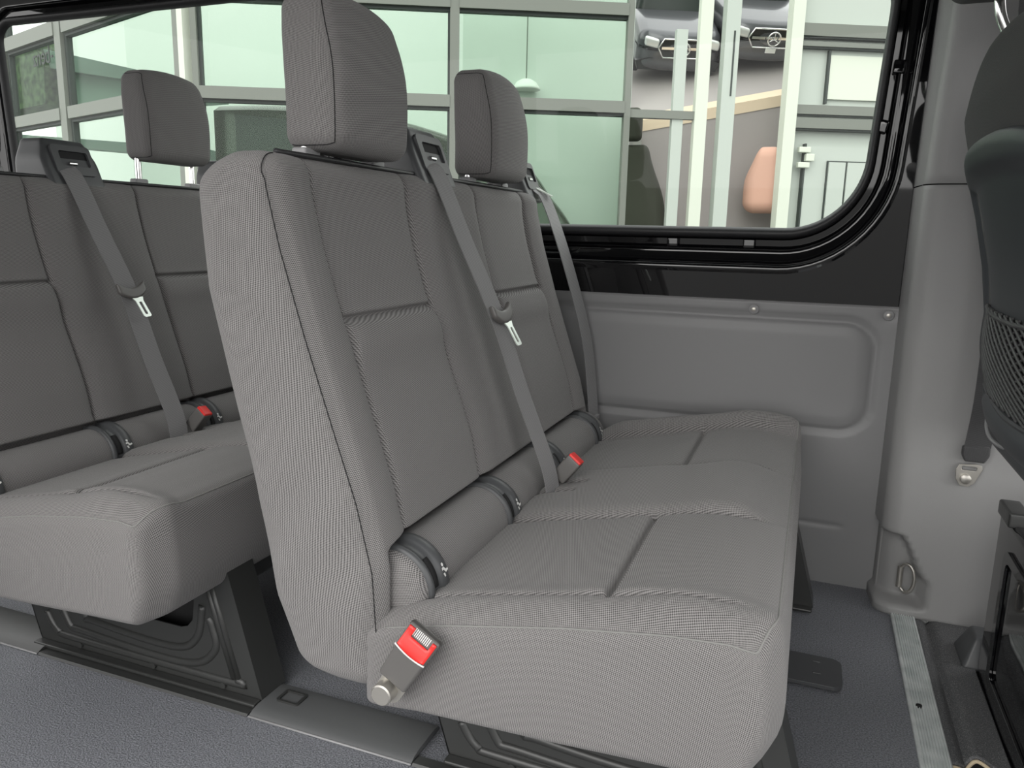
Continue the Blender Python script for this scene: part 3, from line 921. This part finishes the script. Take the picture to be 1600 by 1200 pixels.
for x0, x1, lab in ((-1.543, -.966, 'black floor rail bed under the rear bench pedestal'), (-.598, .10, 'black floor rail bed under the nearer bench pedestal')):
    o = loft('rail_bed', [[(x, y, z) for y, z in ((1.094, .001), (1.098, .005), (1.120, .005), (1.124, .001))] for x in (x0, x1)], M['steel_black'], None, auto=40, capa=True, capb=True)
    tag(o, lab, 'floor rail', 'floor rail beds')

# ================================================================== FRONT SEAT (seen from behind at the right edge)
FC = 1.62
fs = empty('driver_seat', (.45, FC, 0)); tag(fs, 'black front seat with mesh net pocket on its back beside the pillar', 'car seat')
RZ = [.58, .62, .66, .80, .90, 1.0, 1.08, 1.15, 1.22]; RX = [.362, .352, .346, .332, .316, .292, .268, .248, .242]
def shell_fn(P, C):
    P = P.copy(); hz = .285; zc = .852
    yn = P[:, 1] / .352
    z = P[:, 2] + zc
    z = z - .05 * yn ** 4 * sstep(.85, 1.2, z) - .02 * yn ** 2 * sstep(1.0, 1.2, z) + .02 * yn ** 2 * sstep(.66, .58, z)
    s = (P[:, 0] + .04) / .08
    x = np.interp(z, RZ, RX) + s * .07
    rimd = np.minimum(.352 - np.abs(P[:, 1]), np.minimum(P[:, 2] + hz, hz - P[:, 2]))
    x = x + sstep(.045, .075, rimd) * .016 * (s < .5) + .030 * np.abs(yn) ** 3 * (s < .5) - .010 * (1 - yn ** 2)
    return np.stack([x - .45 + .45, P[:, 1], z], -1)
P, F, ID, UV, C = rbox(.04, .352, .285, .028, (5, 60, 60), 5)
Q = shell_fn(P, C); Q[:, 1] += FC
shell = mk('back_shell', Q, F, M['shell'], fs, uv=UV.reshape(-1, 2))
def uph(P, C):
    P = P.copy(); z = P[:, 2] + .93; yn = P[:, 1] / .36
    z = z - .15 * np.abs(yn) ** 2.6 * sstep(.95, 1.30, z)
    s = (P[:, 0] + .07) / .14
    x = np.interp(z, [.5, .66, .9, 1.0, 1.1, 1.2, 1.3, 1.4], [.39, .362, .330, .304, .276, .250, .255, .275]) + s * .13 + .02 * yn ** 2 * (s < .5)
    return np.stack([x, P[:, 1], z], -1)
P, F, ID, UV, C = rbox(.07, .36, .40, .045, (6, 40, 50), 6)
Q = uph(P, C); Q[:, 1] += FC
mk('back_cushion', Q, F, M['fabric_dark'], fs, uv=UV.reshape(-1, 2))
# headrest of the front seat
def hfn(P, C):
    P = P.copy(); P[:, 0] += .02 * (P[:, 2] / .12); P[:, 2] += .02 * (np.abs(P[:, 1]) / .16) ** 2 * (P[:, 2] < 0); return P
fh = softbox('headrest', (.262, FC, 1.500), (.06, .165, .125), .035, M['fabric_dark'], fs, (8, 14, 10), 5, hfn)
for s_ in (-1, 1):
    tube('post', smooth_path([(.300, FC + s_ * .095, 1.24), (.292, FC + s_ * .095, 1.31), (.272, FC + s_ * .095, 1.36), (.262, FC + s_ * .095, 1.43)], 5), .009, M['chrome'], fh, 12)
# net pocket: frame bead, diagonal cords as one woven net
def rear_x(y, z):
    yn = (y - FC) / .352
    return float(np.interp(z, RZ, RX)) + .016 + .030 * abs(yn) ** 3 - .010 * (1 - yn ** 2)
n0, n1, zb0, zt0 = FC - .265, FC + .265, .648, .822
def netp(y, z, off): 
    sag = .010 * math.sin(math.pi * (z - zb0) / (zt0 - zb0))
    return (rear_x(y, z) - off - sag, y, z + (zt0 - z) * 0)
fr_p = [netp(n1 - .0 , zt0, .004), netp(n1 + .012, zt0 - .08, .004), netp(n1 + .012, zb0 + .02, .004), netp(n1 - .02, zb0, .004), netp(FC, zb0 - .012, .004), netp(n0, zb0, .004)]
tube('pocket_rim', smooth_path(fr_p, 6), .007, M['plastic'], shell, 8)
Vn = []; Fn = []
def add_cord(p):
    v, f = tubev(p, .0030, 5); b = len(Vn); Vn.extend(v); Fn.extend([tuple(i + b for i in q) for q in f])
hN = zt0 - zb0
for k in range(0, 36):
    for sg in (1, -1):
        ystart = n0 - .50 + k * .045
        pth = []
        for t in np.linspace(0, 1, 46):
            y = ystart + sg * t * hN * 2.9 + (0 if sg > 0 else .1)
            z = zb0 + t * hN
            if n0 <= y <= n1 + .008: pth.append(netp(y, z, .0045 + .001 * sg))
        if len(pth) > 2: add_cord(pth)
bk_ = [[netp(y, z, .0012) for y in np.linspace(n0, n1 + .006, 24)] for z in np.linspace(zb0, zt0, 10)]
loft('pocket_back', bk_, M['gap'], shell, close=False)
nt_o = mk('net_pocket', Vn, Fn, M['net'], shell)
tube('net_hem', [netp(y, zt0 - .010 * math.sin(math.pi * (y - n0) / (n1 - n0)), .006) for y in np.linspace(n0, n1, 30)], .0042, M['net'], shell, 8)
# loose cable and steel frame below the shell
tube('cable', smooth_path([(.395, 1.90, .62), (.375, 1.88, .585), (.372, 1.83, .555), (.385, 1.76, .548), (.41, 1.70, .56)], 8), .0042, M['plastic_grey'], fs, 8)
softbox('shell_skirt', (.430, FC + .02, .565), (.045, .31, .045), .02, M['shell'], fs, (4, 12, 4), 4)
# gloss black seat box
sb = empty('seat_box', (.60, 1.5, 0), fs)
softbox('box_body', (.645, 1.43, .185), (.225, .43, .205), .012, M['gloss'], sb, (4, 4, 4), 3)
plate('box_panel', rrect(0, 0, .34, .150, .03), [rrect(0, 0, .315, .128, .02)], (.420, 1.42, .190), (0, -1, 0), (0, 0, 1), .006, M['gloss'], sb, .003)
softbox('box_hinge', (.432, 1.80, .400), (.020, .05, .016), .005, M['steel_black'], sb, (3, 4, 3), 3)
# bracket cover on the floor between pillar and seat box
P, F, ID, UV, C = rbox(.055, .055, .035, .010, (4, 4, 4), 4)
t = (P[:, 2] + .035) / .07; P = P.copy()
P[:, 0] *= (1.15 - .5 * t); P[:, 1] *= (1.15 - .55 * t)
bc = mk('bracket_cover', P + np.array((.452, 1.925, .036)), F, M['plastic'])
tag(bc, 'small charcoal plastic wedge cover at the foot of the pillar', 'cover')
peg = tube('latch_peg', smooth_path([(.452, 1.795, .0), (.450, 1.80, .05), (.448, 1.80, .085)], 4), .009, M['rubber'], bc, 10)

# front seat belt end on the pillar
fb = empty('front_seat_belt', (.39, 2.06, .38)); tag(fb, 'dark seat belt end bolted to the grey pillar by a metal plate', 'seat belt')
ribbon('webbing', smooth_path([(.398, 2.068, .447), (.402, 2.064, .50), (.406, 2.060, .62), (.400, 2.05, .90), (.385, 2.00, 1.25), (.37, 1.99, 1.55), (.37, 1.985, 1.76)], 6), (1, .1, 0), .056, .003, M['belt_dark'], fb)
softbox('stitched_loop', (.398, 2.066, .455), (.030, .007, .020), .006, M['belt_dark'], fb, (4, 3, 4), 3, lambda P, C: P * np.array((1, 1, 1)) * np.stack([1 - .25 * sstep(.0, -.02, P[:, 2]), np.ones(len(P)), np.ones(len(P))], -1))
ol = [(-.014, -.034), (.004, -.036), (.016, -.026), (.030, .010), (.028, .020), (.016, .022), (-.020, .018), (-.026, .006), (-.024, -.020)]
ap = plate('anchor_plate', ol, [rrect(.002, .010, .016, .005, .003, 3)], (.388, 2.070, .408), (1, 0, 0), (0, 0, 1), .004, M['zinc'], fb, .001)
tube('anchor_bolt', [(.384, 2.070, .392), (.384, 2.058, .392), (.384, 2.056, .392)], [.012, .012, .009], M['zinc'], fb, 18)

# ================================================================== OUTSIDE: glass-fronted building, cars and reflections built as solids
K0 = Vector((-5.076, 5.5, 0))
def vdir(az): a = math.radians(az); return Vector((math.sin(a), math.cos(a), 0))
DR, DL = vdir(64), vdir(-72)
NR, NL = Vector((DR.y, -DR.x, 0)), Vector((-DL.y, DL.x, 0))     # towards the van
if NR.y > 0: NR = -NR
if NL.y > 0: NL = -NL
bld = empty('showroom_building', (K0.x, K0.y, -.62)); tag(bld, 'green-tinted glass fronted showroom building with grey frames outside the windows', 'building')
def fbox(name, d, nrm, t0, t1, z0, z1, d0, d1, m, parent=bld, bv=0):
    V = []
    for t in (t0, t1):
        for q in (d0, d1):
            for z in (z0, z1):
                p = K0 + d * t + nrm * q; V.append((p.x, p.y, z))
    F = [(0, 1, 3, 2), (4, 6, 7, 5), (0, 4, 5, 1), (2, 3, 7, 6), (0, 2, 6, 4), (1, 5, 7, 3)]
    o = mk(name, V, F, m, parent, smooth=False)
    bm = bmesh.new(); bm.from_mesh(o.data); bmesh.ops.recalc_face_normals(bm, faces=bm.faces); bm.to_mesh(o.data); bm.free()
    if bv: bevel(o, bv)
    return o
ZT = (-.62, 1.02, 2.03, 2.11, 2.83, 2.93, 4.6)
# right-hand front: posts at these distances from the corner
RP = [(0., .05), (2.17, 2.25), (3.72, 3.775)]
for a, b in RP:
    fbox('mullion', DR, NR, a, b, -.62, 4.6, -.03, .06, M['frame'])
for a, b in ((2.15, 2.17), (.05, .075)):
    fbox('mullion_gasket', DR, NR, a, b, -.62, 4.6, -.03, .02, M['frame_dark'])
for a, b in ((.05, 2.17), (2.25, 3.72)):
    for z0, z1 in ((2.02, 2.12), (2.83, 2.93)):
        fbox('transom', DR, NR, a, b, z0, z1, -.03, .07, M['frame'])
        fbox('transom_gasket', DR, NR, a, b, z0 - .025, z0, -.03, .03, M['frame_dark'])
    for z0, z1 in ((-.6, 2.0), (2.12, 2.81), (2.93, 4.6)):
        fbox('facade_pane', DR, NR, a, b, z0, z1, -.02, -.01, M['pane'])
fbox('view_blocker', DR, NR, 2.3, 4.02, -.58, 5.2, -1.06, -1.0, M['inwall'])  # pale wall added behind the pane to hide the solid reflected car there
# left-hand front
LP = [(.03, .12, 'frame_white'), (.12, .20, 'frame'), (2.47, 2.62, 'frame'), (4.05, 4.18, 'frame')]
for a, b, mm in LP:
    fbox('mullion', DL, NL, a, b, -.62, 4.6, -.03, .07, M[mm])
for a in (2.445, 4.02):
    fbox('mullion_gasket', DL, NL, a - .03, a + .025, -.62, 4.6, -.03, .03, M['frame_dark'])
for a, b in ((.20, 2.41), (2.62, 3.99), (4.18, 7.5)):
    for z0, z1 in ((2.02, 2.14), (2.86, 3.0)):
        fbox('transom', DL, NL, a, b, z0, z1, -.03, .08, M['frame'])
        fbox('transom_gasket', DL, NL, a, b, z0 - .03, z0, -.03, .04, M['frame_dark'])
    for z0, z1 in ((-.6, 2.0), (2.14, 2.83), (3.0, 4.6)):
        fbox('facade_pane', DL, NL, a, b, z0, z1, -.02, -.01, M['pane'])
# inner walls, open to the sky above
fbox('inner_wall', DR, NR, -3, 14, -.62, 7.5, -6.7, -6.5, M['inwall'])
fbox('inner_wall', DL, NL, -.9, 12, -.62, 6.0, -3.7, -3.5, M['inwall'])
fbox('showroom_floor', DR, NR, -3, 14, -.62, -.58, -6.5, -.05, M['inwall'])
# roofline reflected in the left glass, built as grey slabs behind it
def slab(name, pts, th, m):
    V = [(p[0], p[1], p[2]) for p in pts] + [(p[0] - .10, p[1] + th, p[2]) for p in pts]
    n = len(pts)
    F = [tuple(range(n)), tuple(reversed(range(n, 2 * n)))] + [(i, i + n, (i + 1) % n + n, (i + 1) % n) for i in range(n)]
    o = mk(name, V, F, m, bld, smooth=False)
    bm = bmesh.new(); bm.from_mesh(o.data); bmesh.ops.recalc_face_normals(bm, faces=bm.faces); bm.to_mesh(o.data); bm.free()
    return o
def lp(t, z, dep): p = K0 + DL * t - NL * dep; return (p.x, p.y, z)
slab('reflected_roofline', [lp(5.0, 3.17, .7), lp(1.2, 2.37, .7), lp(1.2, 2.30, .7), lp(5.0, 2.94, .7)], .4, M['refl_band'])
slab('reflected_roofline', [lp(5.0, 2.92, .9), lp(1.2, 2.28, .9), lp(1.2, 2.24, .9), lp(5.0, 2.42, .9)], .3, M['refl_band_pale'])
slab('reflected_roofline', [lp(7.2, 2.26, .7), lp(1.2, 1.74, .7), lp(1.2, 1.64, .7), lp(7.2, 2.14, .7)], .4, M['refl_band'])
slab('inner_hedge', [lp(6.4, 3.4, .6), lp(5.0, 3.3, .6), lp(4.7, 2.9, .6), lp(4.75, 2.45, .6), lp(6.4, 2.45, .6)], .4, M['hedge'])

# right end: white post, pilasters, panelled door and wall
fbox('white_post', DR, NR, 4.365, 4.475, -.62, 4.6, -.02, .06, M['frame_white'])
fbox('pilaster', DR, NR, 4.60, 4.73, -.62, 4.6, -.06, .05, M['panel'])
fbox('pilaster_groove', DR, NR, 4.675, 4.69, 2.2, 2.75, .05, .055, M['frame_dark'])
fbox('light_strip', DR, NR, 4.17, 4.27, -.62, 2.75, -.05, .02, M['panel'])
fbox('transom', DR, NR, 3.775, 4.365, 1.99, 2.06, -.03, .04, M['frame'])
fbox('door_jamb', DR, NR, 5.20, 5.31, -.62, 4.6, -.06, .06, M['frame_white'])
fbox('wall_panel', DR, NR, 5.31, 7.6, -.62, 4.6, -.12, -.06, M['panel'])
for z0, z1, dd in ((2.745, 2.85, .03), (2.66, 2.70, .02), (2.08, 2.16, .0), (1.95, 2.04, .05)):
    fbox('wall_rail', DR, NR, 5.31, 7.6, z0, z1, -.06, dd, M['frame'])
    fbox('rail_shadow_gap', DR, NR, 5.31, 7.6, z0 - .014, z0, -.06, dd - .02, M['frame_dark'])
fbox('upper_window', DR, NR, 5.62, 7.4, 2.22, 2.60, -.06, -.03, M['frame_white'])
fbox('upper_window_edge', DR, NR, 5.60, 5.62, 2.18, 2.64, -.06, -.02, M['frame_dark'])
fbox('door_leaf', DR, NR, 5.46, 6.9, -.62, 1.80, -.06, -.01, M['panel'])
fbox('door_gap', DR, NR, 5.445, 5.46, -.62, 1.82, -.06, .0, M['frame_dark'])
for a, b in ((5.68, 5.84), (5.86, 6.4)):
    fbox('panel_edge', DR, NR, a - .012, b, -.3, 1.672, -.01, .005, M['frame_dark'])
    fbox('door_panel', DR, NR, a, b, -.3, 1.66, -.01, .02, M['panel'])
for z0, z1, a, b in ((1.735, 1.785, 5.37, 5.48), (1.60, 1.65, 5.37, 5.48), (1.66, 1.725, 5.44, 5.52)):
    fbox('door_hinge', DR, NR, a, b, z0, z1, .0, .05, M['frame_white'], bv=.006)
fbox('dark_reveal', DR, NR, 5.313, 5.345, 1.52, 1.93, -.06, -.03, M['frame_dark'])

# window reflection of pavement, pale curb and two grey cars, built as solids
def rp(t, z, dep): p = K0 + DR * t - NR * dep; return Vector((p.x, p.y, z))
pl = empty('reflected_forecourt', rp(4.9, -.62, 2.4)); tag(pl, 'reflected grey pavement with a tan curb, built solid under the two cars', 'reflected_pavement')
def edge_z(t): return 2.04 + .205 * (t - 3.96)
def pl_wedge(name, t0, t1, za, zb, d0, d1, rise, m):
    V = []
    for d_, up in ((d0, 0), (d1, rise)):
        V += [rp(t0, za(t0) + up if za(t0) > 0 else -.6, d_), rp(t1, za(t1) + up if za(t1) > 0 else -.6, d_), rp(t1, zb(t1) + up, d_), rp(t0, zb(t0) + up, d_)]
    F = [(0, 1, 2, 3), (5, 4, 7, 6), (4, 0, 3, 7), (1, 5, 6, 2), (3, 2, 6, 7), (4, 5, 1, 0)]
    return mk(name, [tuple(v) for v in V], F, m, pl, smooth=False)
pl_wedge('reflected_ground', 4.05, 7.6, lambda t: -1., lambda t: edge_z(t) - .105, .6, 3.4, 1.616, M['reflected_pavement'])
pl_wedge('reflected_curb', 4.05, 7.6, lambda t: edge_z(t) - .105, edge_z, .59, .72, .070, M['curb'])
def car(tpos, dep, zb, sc, label, ang):  # a car reflected in the window, built as solid geometry
    c = empty('car', rp(tpos, zb, dep)); tag(c, label, 'car')  # solid stand-in for a car reflected in the window
    ux, uz, uy = DR, Vector((0, 0, 1)), -NR
    ca, sa = math.cos(math.radians(ang)), math.sin(math.radians(ang))
    ux, uy = ux * ca + uy * sa, uy * ca - ux * sa
    tl_ = math.atan(.577); ct, st_ = math.cos(tl_), math.sin(tl_)
    uy, uz = uy * ct + uz * st_, uz * ct - uy * st_      # tilted nose-down like the reflected view
    og = Vector(c.location)
    def W_(u, v, q): return tuple(og + (ux * u + uz * v + uy * q) * sc)
    # body: rounded nose lofted back
    P, F, ID, UV, C = rbox(.84, 1.6, .42, .20, (14, 16, 10), 5)
    P = P.copy()
    P[:, 2] += .62
    P[:, 2] -= .10 * sstep(-.8, -1.6, P[:, 1]) * (P[:, 2] > .7) + .02
    P[:, 1] += .22 * (np.abs(P[:, 0]) / .92) ** 2.2
    mk('body', [W_(p[0], p[2], p[1] + 1.6) for p in P], F, M['carpaint'], c)
    P, F, ID, UV, C = rbox(.74, 1.0, .34, .16, (10, 10, 8), 4)
    P = P.copy(); t = (P[:, 2] + .34) / .68
    P[:, 0] *= (1.05 - .22 * t); P[:, 1] += .35 * t * (P[:, 1] < 0); P[:, 2] += 1.20
    mk('cabin', [W_(p[0], p[2], p[1] + 2.2) for p in P], F, M['carglass'], c)
    # bonnet creases, dark lower bumper, grille, bar, badge, lamps
    def nose(u): return .22 * (abs(u) / .92) ** 2.2
    def patch(name, ol, off, m, th=.03, par=c):
        N = len(ol)
        V = [W_(u, v, nose(u) - off) for u, v in ol] + [W_(u, v, nose(u) - off + th) for u, v in ol]
        F = [tuple(range(N)), tuple(reversed(range(N, 2 * N)))] + [(i, (i + 1) % N, (i + 1) % N + N, i + N) for i in range(N)]
        return mk(name, V, F, m, par, smooth=False)
    patch('bumper_intake', [(-.80, .20), (.80, .20), (.86, .36), (.60, .46), (-.60, .46), (-.86, .36)], .02, M['carblack'], .12)
    g = patch('grille', [(-.36, .50), (.36, .50), (.46, .66), (.38, .82), (-.38, .82), (-.46, .66)], .03, M['carblack'], .06)
    gv = [( .37 * math.cos(0), 0)]
    rim = [(-.37, .49), (.37, .49), (.475, .66), (.39, .835), (-.39, .835), (-.475, .66), (-.37, .49)]
    V, Fc = tubev([W_(u, v, nose(u) - .035) for u, v in rim], .018 * sc, 6); mk('grille_surround', V, Fc, M['chrome'], g)
    patch('grille_bar', [(-.42, .645), (.42, .645), (.42, .695), (-.42, .695)], .06, M['chrome'], .02, g)
    V, Fc = tubev([W_(.125 * math.cos(a), .67 + .125 * math.sin(a), -.085) for a in np.linspace(0, 2 * math.pi, 25)[:-1]], .016 * sc, 6, True); mk('badge_ring', V, Fc, M['chrome'], g)
    for k in range(3):
        a = math.radians(90 + 120 * k)
        V, Fc = tubev([W_(0, .67, -.085), W_(.118 * math.cos(a), .67 + .118 * math.sin(a), -.085)], [.018 * sc, .004 * sc], 6); mk('badge_spoke', V, Fc, M['chrome'], g)
    for s_ in (-1, 1):
        P, F, ID, UV, C = rbox(.15, .06, .09, .05, (5, 3, 4), 4)
        mk('headlamp', [W_(p[0] + s_ * .60, p[2] + .74 - .03 * s_ * (p[0] / .15) * s_, p[1] + .10) for p in P], F, M['carlamp'], c)
    patch('number_plate', [(-.10, .40), (.10, .40), (.10, .49), (-.10, .49)], .05, M['white'], .02)
    for s_ in (-1, 1):
        for q in (.75, 2.6):
            a_ = [W_(s_ * .70, .30, q), W_(s_ * .84, .30, q)]
            tube('wheel', a_, .32 * sc, M['carblack'], c, 24)
car(4.60, 1.44, edge_z(4.60) - .105 + .577 * .84 + .02, .535, 'window reflection of a dark grey car with round headlamp, built solid left of the white post', 0)
car(5.51, 1.31, edge_z(5.51) - .105 + .577 * .71 + .02, .535, 'window reflection of a dark grey car with star badge, built solid right of the white post', 0)
# front seat's dark reflection in the window, built as a solid chair outside
ch = empty('reflected_seat', rp(3.98, .40, .35)); tag(ch, 'dark reflection of the front seat, built as a solid chair left of the white post', 'chair')
def chfn(P, C):
    P = P.copy(); t = (P[:, 2] + .40) / .8
    P[:, 0] *= (1.1 - .55 * sstep(.3, 1, t)); P[:, 0] -= .10 * t; return P
o = softbox('backrest', tuple(rp(4.05, 1.38, .35)), (.20, .10, .42), .07, M['olive'], ch, (6, 4, 10), 4, chfn)
o = softbox('headrest', tuple(rp(3.90, 1.98, .35)), (.085, .08, .15), .05, M['olive'], ch, (4, 3, 4), 4)
softbox('reflected_seat_cushion', tuple(rp(4.1, .62, .33)), (.24, .20, .08), .04, M['olive'], ch, (4, 4, 3), 4)
for k in range(4):
    p = rp(4.1 + (.2 if k % 2 else -.2), -.58, .35 + (.2 if k > 1 else -.2))
    tube('reflected_seat_leg', [tuple(p), (p.x, p.y, .56)], .02, M['carblack'], ch, 8)
# terracotta-coloured window reflection, built as a rounded solid by the door jamb
tp = softbox('terracotta_reflection', tuple(rp(5.22, 1.50, .28)), (.20, .12, .31), .11, M['terracotta'], None, (6, 4, 8), 6,
             lambda P, C: P * np.array((1, 1, 1)) * np.stack([1.05 - .5 * sstep(-.05, .3, P[:, 2]), np.ones(len(P)), np.ones(len(P))], -1))
tag(tp, 'rounded terracotta reflection in the window, built solid beside the white door jamb', 'cushion')
# dark hatchback-shaped solid behind the glass, its roofline falling to the right behind the bench
hv = empty('dark_hatchback_shape', rp(1.3, -.58, .9)); tag(hv, 'dark hatchback-shaped solid behind the glass between the headrests', 'car')
prof = [(.12, .2), (.12, 2.03), (.6, 2.05), (1.1, 2.03), (1.68, 1.955), (2.19, 1.826), (2.87, 1.593), (3.155, 1.289), (3.353, 1.037), (3.5, .7), (3.5, .2)]
pp = smooth_path([(a, b, 0) for a, b in prof[1:-1]], 6)
ol = [(prof[0][0], prof[0][1])] + [(p.x, p.y) for p in pp] + [prof[-1]]
loops = []
for q, inset in ((.30, .06), (.34, .02), (.42, 0.), (.86, 0.), (.92, .04)):
    loops.append([tuple(rp(a - (inset if a > 0 else 0), b - inset * (1 if b > .6 else 0), q)) for a, b in ol])
loft('body', loops, M['darkvan'], hv, auto=40, capa=True, capb=True)
wn = [(.25, 1.35), (1.75, 1.35), (2.5, 1.38), (2.1, 1.70), (1.4, 1.88), (.25, 1.94)]
V = [tuple(rp(a, b, .285)) for a, b in wn] + [tuple(rp(a, b, .31)) for a, b in wn]
mk('side_window', V, [tuple(range(6)), tuple(reversed(range(6, 12)))] + [(i, (i + 1) % 6, (i + 1) % 6 + 6, i + 6) for i in range(6)], M['carglass'], hv, smooth=False)
for tq in (.7, 2.8):
    tube('wheel', [tuple(rp(tq, -.25, .30)), tuple(rp(tq, -.25, .52))], .33, M['carblack'], hv, 24)
# pendant lamp behind the glass
lm = empty('pendant_lamp', rp(2.93, 2.35, .9)); tag(lm, 'small pale dome lamp hanging behind the glass right of the second headrest', 'lamp')
pr_ = [(.0, .10), (.05, .10), (.10, .07), (.135, .02), (.14, .0), (.12, .0), (.0, .01)]
b0 = rp(2.93, 2.35, .9)
loops = [[(b0.x + r_ * math.cos(a), b0.y + r_ * math.sin(a), b0.z + z_) for a in np.linspace(0, 2 * math.pi, 21)[:-1]] for r_, z_ in pr_]
loft('shade', loops, M['white'], lm)
tube('cord', [(b0.x, b0.y, b0.z + .09), (b0.x, b0.y, 4.6)], .006, M['frame'], lm, 6)

# mirror reflection of a sign, modelled as reversed letters on the left glass
tcu = bpy.data.curves.new('reflected_lettering', 'FONT'); tcu.body = '-benz'; tcu.size = .25; tcu.extrude = .004
tob = bpy.data.objects.new('lettering_tmp', tcu); COL.objects.link(tob)
bpy.context.view_layer.update()
tme = bpy.data.meshes.new_from_object(tob.evaluated_get(bpy.context.evaluated_depsgraph_get()))
bpy.data.objects.remove(tob)
p0 = K0 + DL * 2.82 + NL * .01
VV = [tuple(p0 + DL * (v.co.x) + NL * v.co.z + Vector((0, 0, 2.64 + v.co.y))) for v in tme.vertices]
FF = [tuple(reversed(p.vertices)) for p in tme.polygons]
mk('reflected_lettering', VV, FF, M['frame_dark'], bld, smooth=False)
